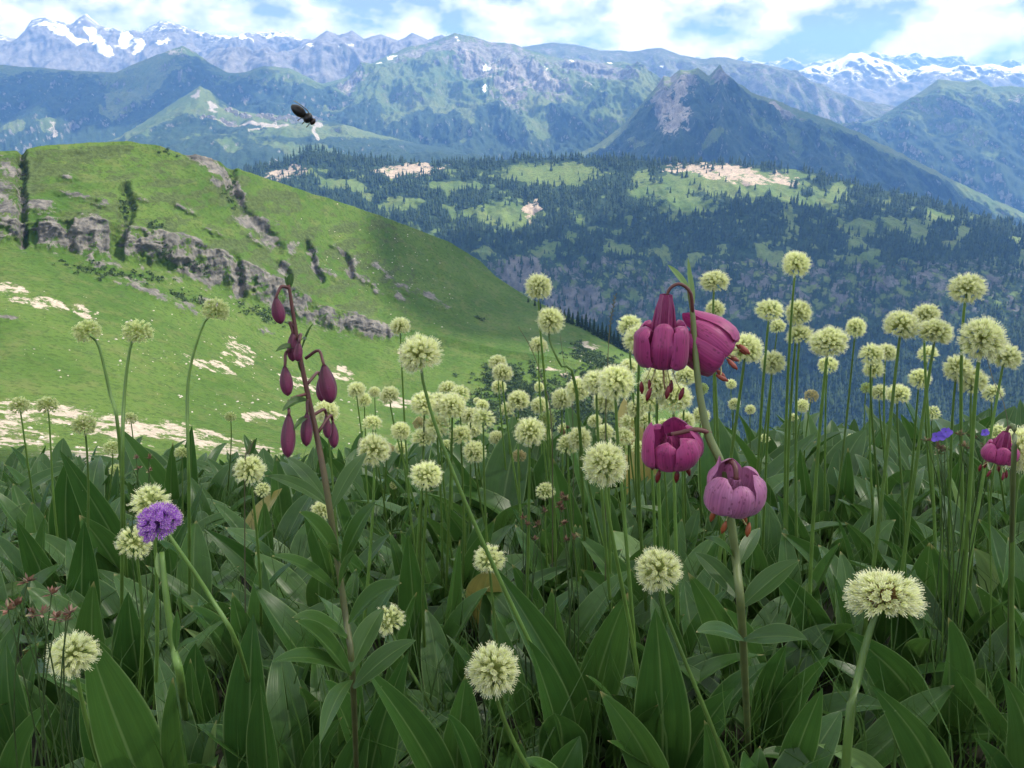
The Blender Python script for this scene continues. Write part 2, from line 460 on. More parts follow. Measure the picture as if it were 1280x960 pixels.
# ------------------------------------------------------------------ terrain lofts
_wc = {}
def warped(px, py):
    """irregular outlines: the picture-plane coordinates of a patch pushed about by noise"""
    key = (px.shape, float(px[0, 0]), float(py[0, 0]), float(py[-1, -1]))
    if key not in _wc:
        q = np.stack([px / 26, py / 13, px * 0], -1)
        w1 = fbm(q, 5, 0.62); w2 = fbm(q + 50, 5, 0.62)
        gr = fbm(np.stack([px / 9, py / 5, px * 0 + 9], -1), 4, 0.65)
        _wc.clear(); _wc[key] = (w1, w2, gr)
    w1, w2, gr = _wc[key]
    return px + 17 * w1, py + 9 * w2, gr
def ellipses(px, py, lst, soft=0.35):
    """mask of soft ellipses (cx, cy, rx, ry, degrees)"""
    m = np.zeros_like(px)
    px, py, grain = warped(px, py)
    for (cx, cy, rx, ry, a) in lst:
        c, s = math.cos(R_(a)), math.sin(R_(a))
        u = ((px - cx) * c + (py - cy) * s) / rx; v = (-(px - cx) * s + (py - cy) * c) / ry
        m = np.maximum(m, 1 - sstep(0.25, 1.5, np.hypot(u, v)))
    return np.clip(m + 0.55 * grain * sstep(0, 0.35, m), 0, 1)
def polyband(px, py, pts, w, soft=0.5, wob=0.0):
    """mask along a polyline in the picture plane of half-width w"""
    best = np.full(px.shape, 1e9)
    if wob:
        wx, wy, _ = warped(px, py); px = px + (wx - px) * wob; py = py + (wy - py) * wob
    for (x0, y0), (x1, y1) in zip(pts[:-1], pts[1:]):
        dx, dy = x1 - x0, y1 - y0
        t = np.clip(((px - x0) * dx + (py - y0) * dy) / (dx * dx + dy * dy), 0, 1)
        best = np.minimum(best, np.hypot(px - x0 - t * dx, py - y0 - t * dy))
    return 1 - sstep(w * (1 - soft), w * (1 + soft), best)

def loft(px_c, rows, nu, seg, smooth_v=0):
    """rows: list of (py_list, range_list) along control columns px_c. returns grids"""
    u = np.linspace(px_c[0], px_c[-1], nu)
    PY = []; RG = []
    for py, rg in rows:
        PY.append(np.interp(u, px_c, py) if np.ndim(py) else np.full(nu, py))
        RG.append(np.interp(u, px_c, rg) if np.ndim(rg) else np.full(nu, rg))
    py_all = []; rg_all = []
    for k in range(len(rows) - 1):
        ts = np.linspace(0, 1, seg[k], endpoint=(k == len(rows) - 2))
        for t in ts:
            py_all.append(PY[k] * (1 - t) + PY[k + 1] * t)
            # interpolate in 3D along the straight slope: harmonic-style in range
            rg_all.append(RG[k] * (1 - t) + RG[k + 1] * t)
    py_all = np.array(py_all).T; rg_all = np.array(rg_all).T
    px_all = np.repeat(u[:, None], py_all.shape[1], 1)
    for _ in range(smooth_v):
        for a in (py_all, rg_all):
            a[:, 1:-1] = 0.25 * a[:, :-2] + 0.5 * a[:, 1:-1] + 0.25 * a[:, 2:]
    return px_all, py_all, rg_all

def normals_grid(V):
    du = np.gradient(V, axis=0); dv = np.gradient(V, axis=1)
    n = np.cross(du, dv); n /= np.linalg.norm(n, axis=-1, keepdims=True) + 1e-9
    n[n[..., 2] < 0] *= -1
    return n

TERR = {}
def mountain(name, ridge, R0, rows, nu, seg, amp, fs, mat_, masks, jag=2.0, seed=0, back=2500, aniso=2.2, skirt=-950, tilt=0.0, ridgeamp=0.12):
    """ridge: (px,py) points; R0 range (or list) at ridge; rows: [(py or list, range)] downward; amp m, fs feature size m"""
    pc = [p[0] for p in ridge]; py = [p[1] for p in ridge]
    RR = R0 if np.ndim(R0) else [R0] * len(pc)
    rws = [(py, RR)]
    for rp, rr in rows:
        rws.append((rp if np.ndim(rp) else [max(rp, y + 12) for y in py], rr if np.ndim(rr) else [rr] * len(pc)))
    px, pyg, rg = loft(pc, rws, nu, seg)
    # jagged crest
    u = px[:, :1]
    j = fbm(np.concatenate([u * 0.06, u * 0 + seed, u * 0], -1)[:, None, :].reshape(-1, 1, 3), 5, 0.6)[:, 0]
    depth = np.linspace(0, 1, px.shape[1])[None]
    pyg = pyg + jag * j[:, None] * np.exp(-depth * 6)
    V = Pr(px, pyg, rg)
    # relief: spurs and gullies running down slope
    lat = V[..., 0] / fs; dn = np.cumsum(np.concatenate([np.zeros((nu, 1)), np.linalg.norm(np.diff(V, axis=1), axis=-1)], 1), 1) / (fs * aniso)
    q = np.stack([lat, dn, np.full_like(lat, seed * 3.7)], -1)
    w = fbm(q * 0.7 + 31, 3)
    q2 = q + 0.35 * w[..., None]
    rel = fbm(q2, 6, 0.56, ridged=True) * 1.0 + 0.6 * fbm(q2 * 2.3 + 9, 5, 0.6)
    env = ridgeamp + (1 - ridgeamp) * sstep(0, 0.22, depth)
    d = -ray(px, pyg); d[..., 2] = 0.5; d /= np.linalg.norm(d, axis=-1, keepdims=True)
    V = V + d * (rel * amp * 1.25 * env)[..., None]
    n = normals_grid(V)
    # back side and skirt
    hz = V[:, 0, :2] / np.linalg.norm(V[:, 0, :2], axis=-1, keepdims=True)
    b1 = V[:, 0].copy(); b1[:, :2] += hz * back * 0.3; b1[:, 2] -= back * 0.16
    b2 = V[:, 0].copy(); b2[:, :2] += hz * back; b2[:, 2] = np.minimum(b2[:, 2] - back * 0.5, skirt)
    sk = V[:, -1].copy(); sk[:, :2] *= 0.97; sk[:, 2] = np.minimum(sk[:, 2] - 60, skirt)
    A = dict(px=px, py=pyg, V=V, n=n, rel=rel, alt=V[..., 2], depth=np.broadcast_to(depth, px.shape))
    mk = masks(A)
    full = np.concatenate([b2[:, None], b1[:, None], V, sk[:, None]], 1)
    at = {}
    for k in ('rock', 'scree', 'forest', 'snow'):
        v = mk.get(k, np.zeros_like(px))
        at[k] = np.concatenate([v[:, :1], v[:, :1], v, v[:, -1:]], 1).ravel()
    nv = full.shape[1]
    me = mesh_from(name, full.reshape(-1, 3), grid_faces(nu, nv), [mat_], attrs=at)
    o = link(name, me, kind='structure')
    TERR[name] = A
    return o, A

M_hill = terrain_material('hill_turf', (0.046, 0.098, 0.014), (0.080, 0.135, 0.026), (0.065, 0.065, 0.064), (0.205, 0.19, 0.17), (0.43, 0.37, 0.30),
                          forest=(0.040, 0.058, 0.018), dry=(0.135, 0.135, 0.055), scale=0.03, bump=0.9, bdist=0.9)
M_ridge = terrain_material('ridge_turf', (0.085, 0.14, 0.035), (0.13, 0.18, 0.05), (0.075, 0.08, 0.08), (0.17, 0.165, 0.16), (0.46, 0.37, 0.29),
                           scale=0.006, bump=0.5, bdist=5)
M_mtn = terrain_material('mountain_slope', (0.075, 0.125, 0.030), (0.13, 0.165, 0.052), (0.10, 0.10, 0.10), (0.26, 0.25, 0.235), (0.40, 0.36, 0.32),
                         scale=0.003, bump=0.6, bdist=12)
M_far = terrain_material('far_rock', (0.09, 0.11, 0.06), (0.12, 0.13, 0.08), (0.12, 0.12, 0.13), (0.24, 0.23, 0.23), (0.3, 0.29, 0.28),
                         scale=0.0018, bump=0.6, bdist=20)

# ---- valley floor, one sheet to the horizon
g = 23500.0
nn = 41
gx, gy = np.meshgrid(np.linspace(-g, g, nn), np.linspace(-g, g, nn), indexing='ij')
gv = np.stack([gx, gy, np.full_like(gx, -960.0)], -1).reshape(-1, 3)
zero = np.zeros(len(gv))
link('ground', mesh_from('ground', gv, grid_faces(nn, nn), [M_ridge], attrs=dict(rock=zero, scree=zero, snow=zero, forest=zero + 0.5)), kind='structure')

def common(A, forest_below=None, rock_n=0.75, snow_n=None):
    nz = A['n'][..., 2]
    return nz

# ---- far snowy range (right, in the clouds)
def mk_snowR(A):
    nz = A['n'][..., 2]
    s = sstep(0.45, 0.75, nz + 0.4 * A['rel'] - 0.35 * A['depth'])
    return dict(rock=np.ones_like(nz), snow=np.clip(s * (0.54 - 0.3 * A['depth']), 0, 1))
mountain('snow_mountain', [(640, 101), (760, 85), (800, 79), (840, 83), (880, 77), (905, 83), (930, 75), (960, 81), (985, 75), (1005, 83), (1040, 75), (1065, 83), (1090, 67), (1115, 73), (1145, 69), (1170, 81), (1200, 77), (1225, 91), (1260, 83), (1300, 95), (1450, 89)],
         21500, [(95, 20300), (135, 19000)], 380, [40, 30], 420, 1100, M_far, mk_snowR, jag=5, seed=3, skirt=-950)
def mk_block(A):
    nz = A['n'][..., 2]
    s = sstep(0.55, 0.75, nz + 0.2 * A['rel'])
    sn = np.maximum(s * 0.75 * (1 - A['depth'] * 0.9), ellipses(A['px'], A['py'], [(1100, 82, 22, 3, 15), (1175, 82, 16, 5, 10), (1240, 84, 16, 5, -10)]) * 0.7)
    return dict(rock=np.ones_like(nz), snow=sn)
mountain('mountain_massif', [(940, 120), (985, 104), (1012, 84), (1040, 80), (1062, 68), (1076, 66), (1090, 72), (1110, 78), (1135, 90), (1165, 82), (1185, 90), (1210, 86), (1240, 80), (1262, 86), (1290, 80), (1400, 76)],
         15800, [(110, 14600), (150, 13400)], 240, [30, 24], 330, 1300, M_far, mk_block, jag=4, seed=8)
# ---- snowy range left
def mk_snowL(A):
    px, py = A['px'], A['py']; nz = A['n'][..., 2]
    e = ellipses(px, py, [(65, 45, 30, 5, 8), (90, 58, 40, 6, 14), (120, 55, 22, 7, 35), (130, 70, 22, 8, 40), (160, 62, 10, 16, 40), (175, 70, 12, 8, -30), (150, 45, 25, 5, -10), (250, 48, 10, 3, 20),
                              (290, 58, 28, 4, 14), (330, 46, 28, 5, 6), (345, 55, 24, 4, -10), (205, 66, 14, 4, -30), (310, 65, 12, 3, 10), (230, 44, 8, 3, 40), (370, 52, 20, 3, 5)])
    s = np.maximum(e * 0.75, 0.42 * sstep(0.62, 0.8, nz + 0.3 * A['rel']) * (1 - sstep(0.25, 0.5, A['depth'])))
    return dict(rock=np.ones_like(nz) * 0.9, snow=s)
mountain('snow_range', [(-160, 60), (-60, 52), (0, 44), (22, 50), (40, 26), (56, 22), (72, 29), (90, 30), (108, 18), (124, 33), (150, 42), (175, 42), (200, 27), (228, 33), (262, 46), (300, 51), (322, 42), (350, 42), (374, 49), (420, 50), (470, 56), (540, 70)],
         12800, [(70, 11900), (125, 10800)], 460, [44, 36], 290, 820, M_far, mk_snowL, jag=3.5, seed=1)
# ---- blue serrated ridge left of centre, blue ridge right of centre
def mk_blue(A):
    nz = A['n'][..., 2]
    e = ellipses(A['px'], A['py'], [(385, 68, 9, 6, 0), (430, 74, 6, 3, 40), (437, 68, 5, 5, 0), (500, 60, 8, 2, 0)])
    return dict(rock=np.ones_like(nz) * 0.75, snow=e * 0.6, forest=sstep(0.5, 0.9, A['depth']) * 0.9)
mountain('blue_ridge', [(120, 110), (200, 86), (255, 72), (272, 60), (300, 66), (330, 68), (360, 66), (392, 50), (408, 40), (424, 44), (440, 40), (455, 50), (475, 44), (498, 52), (515, 42), (535, 50), (552, 43), (580, 60), (620, 80)],
         10200, [(90, 9600), (150, 8900)], 300, [26, 24], 240, 800, M_far, mk_blue, jag=3, seed=5)
def mk_blue2(A):
    nz = A['n'][..., 2]
    return dict(rock=0.35 + 0.3 * (nz < 0.7), snow=ellipses(A['px'], A['py'], [(775, 58, 8, 2, 0), (825, 92, 10, 3, 0)]) * 0.6, forest=sstep(0.45, 0.8, A['depth']) * 0.8)
mountain('blue_ridge', [(600, 74), (650, 60), (690, 54), (720, 57), (750, 64), (790, 64), (826, 60), (850, 70), (880, 74), (905, 72), (930, 78), (970, 84), (995, 92), (1010, 106), (1035, 116), (1065, 126), (1100, 132), (1150, 142), (1220, 150)],
         10600, [(110, 9900), (190, 9000)], 300, [26, 30], 240, 900, M_far, mk_blue2, jag=2, seed=6)
# ---- right-hand green mountain
def mk_right2(A):
    px, py = A['px'], A['py']; nz = A['n'][..., 2]
    fo = sstep(0.30, 0.62, A['depth'] + 0.25 * A['rel'])
    fo = np.clip(fo - ellipses(px, py, [(1215, 180, 20, 12, 20), (1235, 200, 12, 8, 20), (1190, 165, 14, 6, 0)]), 0, 1)
    return dict(rock=0.12 + 0.4 * (nz < 0.5), forest=fo * 0.85, scree=ellipses(px, py, [(1270, 130, 12, 14, 0)]) * 0.4)
mountain('mountain_right', [(960, 180), (1010, 160), (1060, 158), (1100, 148), (1130, 128), (1150, 116), (1172, 100), (1190, 101), (1206, 104), (1222, 100), (1240, 110), (1262, 108), (1290, 112), (1350, 120), (1450, 150)],
         8600, [(150, 7900), (220, 7000), (310, 6200)], 380, [34, 34, 20], 180, 480, M_mtn, mk_right2, jag=1.5, seed=9)
# ---- left blue-green peak
def mk_left(A):
    px, py = A['px'], A['py']; nz = A['n'][..., 2]
    fo = sstep(0.30, 0.55, A['depth'] + 0.18 * A['rel'])
    fo = np.clip(fo - ellipses(px, py, [(165, 118, 30, 26, -40), (150, 140, 22, 18, -30), (15, 172, 22, 10, 0), (60, 168, 14, 8, 0), (185, 95, 16, 14, -40)]), 0, 1)
    fo = np.maximum(fo, ellipses(px, py, [(60, 120, 110, 26, 0), (250, 100, 24, 40, -20)]) * 0.75)
    return dict(rock=0.10 + 0.35 * (nz < 0.5) + 0.4 * ellipses(px, py, [(225, 66, 24, 10, 0)]), forest=fo, scree=ellipses(px, py, [(66, 172, 8, 10, 0), (222, 64, 18, 5, 0)]) * 0.55)
mountain('mountain_left', [(-180, 84), (-60, 82), (0, 82), (50, 86), (100, 90), (145, 92), (165, 82), (190, 72), (210, 64), (228, 58), (244, 66), (262, 80), (285, 92), (305, 92), (330, 84), (360, 86), (390, 100), (430, 120), (480, 140)],
         7400, [(120, 6900), (165, 6200), (240, 5300)], 480, [36, 34, 20], 160, 440, M_mtn, mk_left, jag=2.0, seed=11)
# ---- central massif
def mk_center(A):
    px, py = A['px'], A['py']; nz = A['n'][..., 2]
    rock = ellipses(px, py, [(600, 66, 90, 18, 6), (660, 100, 60, 20, 30), (590, 90, 30, 20, 20), (520, 72, 40, 10, -20), (740, 90, 70, 16, 10), (430, 118, 34, 8, -30), (640, 120, 20, 30, 0)]) * 0.74 + 0.35 * (nz < 0.55)
    scr = ellipses(px, py, [(615, 92, 22, 18, 30), (655, 108, 30, 8, 30), (640, 118, 8, 26, -10), (585, 75, 14, 8, 0), (690, 110, 16, 6, 30), (735, 120, 10, 6, 0), (440, 112, 22, 4, -35)]) * 0.5
    fo = sstep(0.58, 0.82, A['depth'] + 0.22 * A['rel'])
    fo = np.clip(fo - 0.8 * ellipses(px, py, [(500, 150, 12, 36, 40), (585, 160, 10, 34, 15), (670, 165, 20, 26, 0), (760, 160, 26, 16, 0), (545, 135, 30, 10, 0)]), 0, 1)
    fo = np.maximum(fo, 0.6 * ellipses(px, py, [(470, 150, 26, 16, 0), (620, 160, 22, 22, 0), (720, 170, 26, 18, 0), (540, 160, 22, 14, 0)]))
    sn = ellipses(px, py, [(490, 72, 12, 3, -10), (500, 80, 8, 2, 0), (470, 82, 9, 2, -20), (605, 92, 4, 7, 20), (682, 95, 3, 6, 0), (760, 78, 6, 2, 0), (718, 82, 5, 3, 0), (575, 52, 6, 2, 10), (610, 122, 4, 2, 0)]) * 0.75
    return dict(rock=rock, scree=scr, forest=fo, snow=sn)
mountain('mountain_massif', [(310, 130), (360, 112), (400, 106), (430, 98), (455, 86), (480, 72), (505, 62), (530, 56), (548, 50), (568, 42), (590, 47), (612, 52), (640, 56), (668, 66), (700, 74), (722, 74), (745, 80), (775, 78), (800, 84), (818, 96), (840, 108), (880, 125), (940, 150)],
         8300, [(95, 7700), (145, 6500), (205, 5600), (250, 5200)], 560, [34, 46, 40, 10], 190, 470, M_mtn, mk_center, jag=2.0, seed=14)
# ---- village spur with the alpine resort
def mk_spur(A):
    px, py = A['px'], A['py']; nz = A['n'][..., 2]
    fo = sstep(-0.1, 0.3, A['rel'] * 0.5 + 0.5) * 0.2 + sstep(172, 184, py) * 0.75
    fo = np.maximum(fo, ellipses(px, py, [(280, 128, 18, 16, 45), (290, 168, 90, 9, 0), (225, 166, 60, 14, -14), (275, 118, 10, 12, 40), (415, 150, 30, 16, 0), (300, 165, 30, 5, 0)]) * 0.8)
    fo = np.clip(fo - ellipses(px, py, [(320, 148, 60, 8, 6), (360, 168, 26, 8, 0), (200, 145, 40, 14, -35), (240, 125, 12, 14, 0), (380, 195, 60, 8, 10), (290, 190, 18, 7, 0)]), 0, 1)
    scr = np.maximum(ellipses(px, py, [(266, 138, 9, 6, 50), (396, 162, 7, 4, 0), (245, 120, 9, 6, -40), (354, 216, 26, 11, -12)]) * 0.85,
                     np.maximum(polyband(px, py, [(265, 154), (300, 161), (330, 163), (345, 160)], 1.6), polyband(px, py, [(312, 172), (330, 166), (360, 161)], 1.5)) * 0.9)
    scr = np.maximum(scr, polyband(px, py, [(396, 162), (392, 172), (398, 178)], 2) * 0.9)
    return dict(rock=0.1 + 0.3 * (nz < 0.6), forest=fo, scree=scr)
mountain('village_spur', [(60, 200), (110, 186), (150, 172), (185, 150), (210, 134), (232, 120), (250, 108), (262, 114), (275, 126), (300, 140), (330, 144), (370, 146), (400, 150), (430, 156), (470, 168), (520, 180), (600, 190)],
         5600, [([max(y + 14, 160) for y in (200, 186, 172, 150, 134, 120, 108, 114, 126, 140, 144, 146, 150, 156, 168, 180, 190)], 5250), (200, 4500), (270, 3900)], 360, [20, 40, 20], 95, 330, M_mtn, mk_spur, jag=2.6, seed=17)
# ---- dark right peak with the pale scree
def mk_peak(A):
    px, py = A['px'], A['py']; nz = A['n'][..., 2]
    scr = ellipses(px, py, [(850, 125, 12, 14, 10), (842, 155, 20, 28, 5), (852, 105, 10, 10, 0), (968, 142, 8, 5, 30)]) * 0.85
    rock = ellipses(px, py, [(850, 105, 26, 16, 0), (905, 100, 18, 14, 0), (830, 130, 12, 30, 10), (985, 148, 20, 6, 30)]) * 0.7 + 0.3 * (nz < 0.6)
    fo = sstep(0.12, 0.34, A['depth'] + 0.12 * A['rel']) * 0.95
    fo = np.clip(fo - ellipses(px, py, [(796, 186, 12, 8, 0), (950, 160, 30, 7, 40), (940, 125, 24, 6, 35), (1035, 185, 26, 5, 60), (990, 180, 8, 26, -20), (1060, 215, 8, 16, -20), (890, 185, 20, 6, -30)]), 0, 1)
    return dict(rock=rock, scree=scr, forest=fo)
mountain('mountain_peak', [(680, 205), (740, 186), (775, 160), (800, 132), (818, 112), (830, 96), (838, 98), (850, 88), (862, 90), (872, 86), (886, 97), (894, 90), (900, 82), (907, 93), (922, 104), (942, 118), (968, 126), (1000, 138), (1040, 152), (1080, 170), (1120, 190), (1165, 212), (1220, 240), (1290, 272), (1420, 310)],
         5600, [([y + 34 for y in (205, 186, 160, 132, 112, 96, 98, 88, 90, 86, 97, 90, 82, 93, 104, 118, 126, 138, 152, 170, 190, 212, 240, 272, 310)], 5150),
                ([y + 95 for y in (205, 186, 160, 132, 112, 96, 98, 88, 90, 86, 97, 90, 82, 93, 104, 118, 126, 138, 152, 170, 190, 212, 240, 272, 310)], 4300), (400, 3800)],
         560, [34, 44, 26], 150, 300, M_mtn, mk_peak, jag=4.0, seed=21)

# ---- forested ridge across the valley
RIDGE_PX = [180, 250, 300, 330, 360, 385, 430, 480, 540, 600, 660, 720, 780, 830, 880, 930, 970, 1005, 1040, 1090, 1140, 1200, 1280, 1420]
RIDGE_PY = [240, 226, 214, 208, 200, 188, 194, 201, 204, 203, 198, 198, 199, 204, 203, 206, 209, 214, 224, 236, 246, 262, 286, 330]
def mk_ridge(A):
    px, py = A['px'], A['py']; nz = A['n'][..., 2]
    nois = fbm(np.stack([px / 42, py / 26, px * 0], -1), 5, 0.55)
    clear = ellipses(px, py, [(690, 218, 70, 16, 0), (800, 240, 30, 12, 0), (860, 232, 40, 14, 0), (930, 232, 70, 22, 0), (640, 272, 26, 20, 0), (560, 235, 40, 8, 0), (1050, 240, 10, 16, -30), (1070, 290, 30, 10, 10),
                              (860, 262, 40, 10, 0), (1130, 285, 40, 10, 10), (755, 318, 5, 6, 0), (786, 316, 8, 7, 0), (1000, 250, 60, 8, 14), (420, 232, 30, 8, 0), (500, 260, 26, 9, 0), (960, 322, 26, 10, 30)])
    nois2 = fbm(np.stack([px / 16, py / 9, px * 0 + 4], -1), 4, 0.6)
    clear2 = (0.65 * sstep(0.05, 0.30, nois) + 0.45 * sstep(0.05, 0.3, nois2)) * sstep(208, 216, py) * (1 - sstep(318, 350, py)) + 0.35 * sstep(0.0, 0.3, nois2) * sstep(330, 360, py)
    fo = np.clip(1 - 0.95 * clear - clear2 * 1.4, 0, 1)
    fo = np.maximum(fo, ellipses(px, py, [(775, 232, 22, 26, 30), (740, 262, 26, 20, 30)]) * 0.9)
    scr = np.maximum(ellipses(px, py, [(354, 218, 30, 10, -14), (512, 213, 44, 10, -4), (885, 212, 60, 8, 2), (915, 222, 55, 10, 8), (980, 224, 22, 9, 20), (665, 266, 10, 16, 20)]) * 0.8, 0)
    scr = scr * (py > 200)
    cl = sstep(318, 332, py) * (1 - sstep(392, 420, py)) * sstep(560, 620, px)
    rock = 0.42 * cl + 0.5 * ellipses(px, py, [(650, 345, 30, 24, 20), (720, 385, 40, 20, 0)])
    fo = np.clip(fo - 0.30 * cl, 0, 1)
    low = sstep(420, 440, py); fo = np.maximum(fo, low * 0.95)
    return dict(rock=rock, scree=scr, forest=fo)
def rows_ridge():
    y = np.array(RIDGE_PY, float)
    return [(list(np.maximum(y + 22, 226)), 2480), (list(np.maximum(y + 60, 300)), 2180), (list(np.maximum(y + 72, 322)), 2080), (list(np.maximum(y + 120, 428)), 1900), (list(np.maximum(y + 180, 590)), 1430)]
ridge_o, A_ridge = mountain('forest_ridge', list(zip(RIDGE_PX, RIDGE_PY)), 2600, rows_ridge(), 520, [12, 44, 10, 40, 50], 38, 150, M_ridge, mk_ridge, jag=1.5, seed=25, back=900, ridgeamp=0.15)

# ---- grassy hill with the cliff band (left)
HPX = [-320, -120, 0, 30, 60, 100, 160, 200, 232, 245, 300, 350, 400, 480, 560, 600, 620, 660, 720, 800, 900, 1050]
ridge_py = [200, 196, 190, 189, 183, 180, 178, 184, 194, 194, 212, 230, 245, 272, 302, 326, 346, 372, 400, 450, 560, 720]
ridge_rg = [420, 440, 450, 452, 456, 462, 470, 476, 482, 484, 500, 515, 530, 560, 590, 600, 590, 575, 550, 520, 480, 430]
ctop = [286, 284, 282, 282, 280, 279, 288, 294, 303, 308, 328, 352, 384, 408, 424, 432, 436, 442, 452, 474, 570, 725]
cbot = [300, 301, 302, 304, 307, 311, 324, 335, 346, 350, 368, 388, 406, 421, 434, 441, 445, 451, 459, 480, 575, 730]
ctop_r = [392, 398, 402, 403, 405, 408, 412, 416, 420, 421, 428, 434, 438, 446, 448, 448, 446, 442, 436, 424, 404, 380]
cbot_r = [386, 392, 396, 397, 398, 401, 404, 408, 411, 412, 419, 426, 431, 440, 443, 443, 441, 437, 431, 420, 400, 376]
low1 = [y + 62 for y in cbot]; low1_r = [r - 62 for r in cbot_r]
low2 = [max(560, y + 90) for y in low1]; low2_r = [r - 150 for r in low1_r]
low3 = [y + 45 for y in low2]; low3_r = [r - 80 for r in low2_r]
hp, hy, hr = loft(HPX, [(ridge_py, ridge_rg), (ctop, ctop_r), (cbot, cbot_r), (low1, low1_r), (low2, low2_r), (low3, low3_r)], 820, [110, 40, 50, 50, 10])
hV = Pr(hp, hy, hr)
dep = np.linspace(0, 1, hp.shape[1])[None]
tocam = -ray(hp, hy); tocam[..., 2] = 0.55; tocam /= np.linalg.norm(tocam, axis=-1, keepdims=True)
q = np.stack([hV[..., 0] / 45, hV[..., 1] / 45, hV[..., 2] / 30], -1)
big = fbm(q, 5, 0.5)
fine = fbm(q * 5, 5, 0.55)
cliff_u = (sstep(-200, -40, hp) * (1 - sstep(455, 520, hp)))
dc = np.where(hy < (np.interp(hp, HPX, ctop)), hy - np.interp(hp, HPX, ctop), np.where(hy > np.interp(hp, HPX, cbot), np.interp(hp, HPX, cbot) - hy, 1))
brk = fbm(np.stack([hp / 34, hy / 40, hp * 0], -1), 4, 0.55)
inband = sstep(-9, 2, dc + 9 * brk) * cliff_u * sstep(-0.32, 0.02, brk + 0.12 - 0.6 * polyband(hp, hy, [(147, 280), (147, 330)], 9) - 0.5 * polyband(hp, hy, [(40, 280), (38, 310)], 8))
# cliffs: buttresses, i.e. ridged lateral relief along the band
but = fbm(np.stack([hV[..., 0] / 16, hV[..., 2] / 40, hV[..., 1] / 60], -1), 5, 0.55, ridged=True)
strat = fbm(np.stack([hV[..., 0] / 30, hV[..., 2] / 2.2, hV[..., 1] / 60], -1), 4, 0.6)
crack = fbm(np.stack([hV[..., 0] / 5, hV[..., 2] / 14, hV[..., 1] / 20], -1), 4, 0.6, ridged=True)
gully = np.maximum.reduce([
    polyband(hp, hy, [(28, 192), (27, 240), (30, 305)], 5, 0.7, 0.45),
    polyband(hp, hy, [(287, 208), (290, 240), (300, 268), (318, 280), (336, 296), (345, 310)], 8, 0.7, 0.45),
    polyband(hp, hy, [(384, 305), (392, 330), (400, 350)], 4, 0.7, 0.45),
    polyband(hp, hy, [(157, 238), (160, 268), (150, 300)], 7, 0.7, 0.45),
    polyband(hp, hy, [(290, 322), (298, 345), (300, 372)], 6, 0.7, 0.45),
    polyband(hp, hy, [(430, 318), (440, 345)], 4, 0.7, 0.45),
    polyband(hp, hy, [(348, 330), (362, 345)], 5, 0.7, 0.45)])
rockspots = ellipses(hp, hy, [(5, 240, 20, 40, 0), (50, 262, 24, 10, 10), (70, 290, 40, 6, 8), (200, 318, 50, 5, 22), (120, 275, 22, 5, 10), (180, 250, 12, 4, 20), (320, 300, 22, 5, 40), (365, 310, 12, 8, 50), (410, 340, 22, 5, 40), (440, 332, 10, 14, 30), (500, 372, 10, 6, 30), (240, 300, 22, 4, 24), (90, 225, 14, 4, 10), (300, 240, 8, 20, -20),(95, 246, 22, 6, 14), (130, 256, 16, 6, 20), (12, 215, 14, 16, 0), (8, 260, 16, 26, 0), (262, 205, 24, 7, 35), (275, 222, 14, 16, 30), (305, 278, 16, 8, 25), (330, 280, 18, 8, 20), (340, 298, 12, 7, 20),
                              (355, 330, 8, 10, 40), (395, 325, 8, 16, -20), (455, 350, 14, 5, 45), (470, 362, 14, 5, 40), (540, 372, 30, 6, 30), (505, 362, 16, 6, 20), (425, 312, 12, 5, 30), (230, 262, 16, 4, 25), (265, 290, 20, 4, 25), (200, 370, 40, 6, 18),
                              (160, 352, 40, 8, 12), (225, 382, 34, 7, 20), (262, 380, 20, 8, 20), (10, 400, 20, 5, 0), (470, 412, 30, 8, 14), (330, 410, 20, 6, 20), (720, 438, 12, 4, 20), (670, 432, 20, 3, 10), (480, 340, 20, 5, 40), (130, 330, 26, 6, 12)])
gash = polyband(hp, hy, [(232, 194), (250, 204), (272, 214)], 7) * 0.8
rill = fbm(np.stack([hV[..., 0] / 14, hV[..., 1] / 90, hV[..., 2] / 60], -1), 5, 0.55, ridged=True)
terr = fbm(np.stack([hV[..., 0] / 60, hV[..., 2] / 2.6, hV[..., 1] / 80], -1), 4, 0.6)
upper = (hy < np.interp(hp, HPX, ctop)) * (1 - sstep(480, 640, hp))
disp = rill * (0.5 + 1.6 * upper) + terr * (0.25 + 0.8 * upper) + big * 3.0 * sstep(0, 0.06, dep) + fine * 0.55 + inband * (but * 6.5 + strat * 1.6 + crack * 2.2) - gully * 5.0 + rockspots * (strat * 2.4 + but * 2.6 + crack) - gash * 2
hV = hV + tocam * disp[..., None]
hn = normals_grid(hV)
rock = np.clip(inband * (0.43 + 0.5 * strat + 0.35 * crack) + 0.22 * upper * sstep(0.15, 0.5, terr) + 0.58 * rockspots + 0.50 * gully * (0.6 + 0.8 * strat) + 0.4 * gash, 0, 1)
under = (1 - sstep(0, 34, hy - np.interp(hp, HPX, cbot))) * (hy > np.interp(hp, HPX, cbot)) * cliff_u
rock = np.maximum(rock, 0.34 * under)
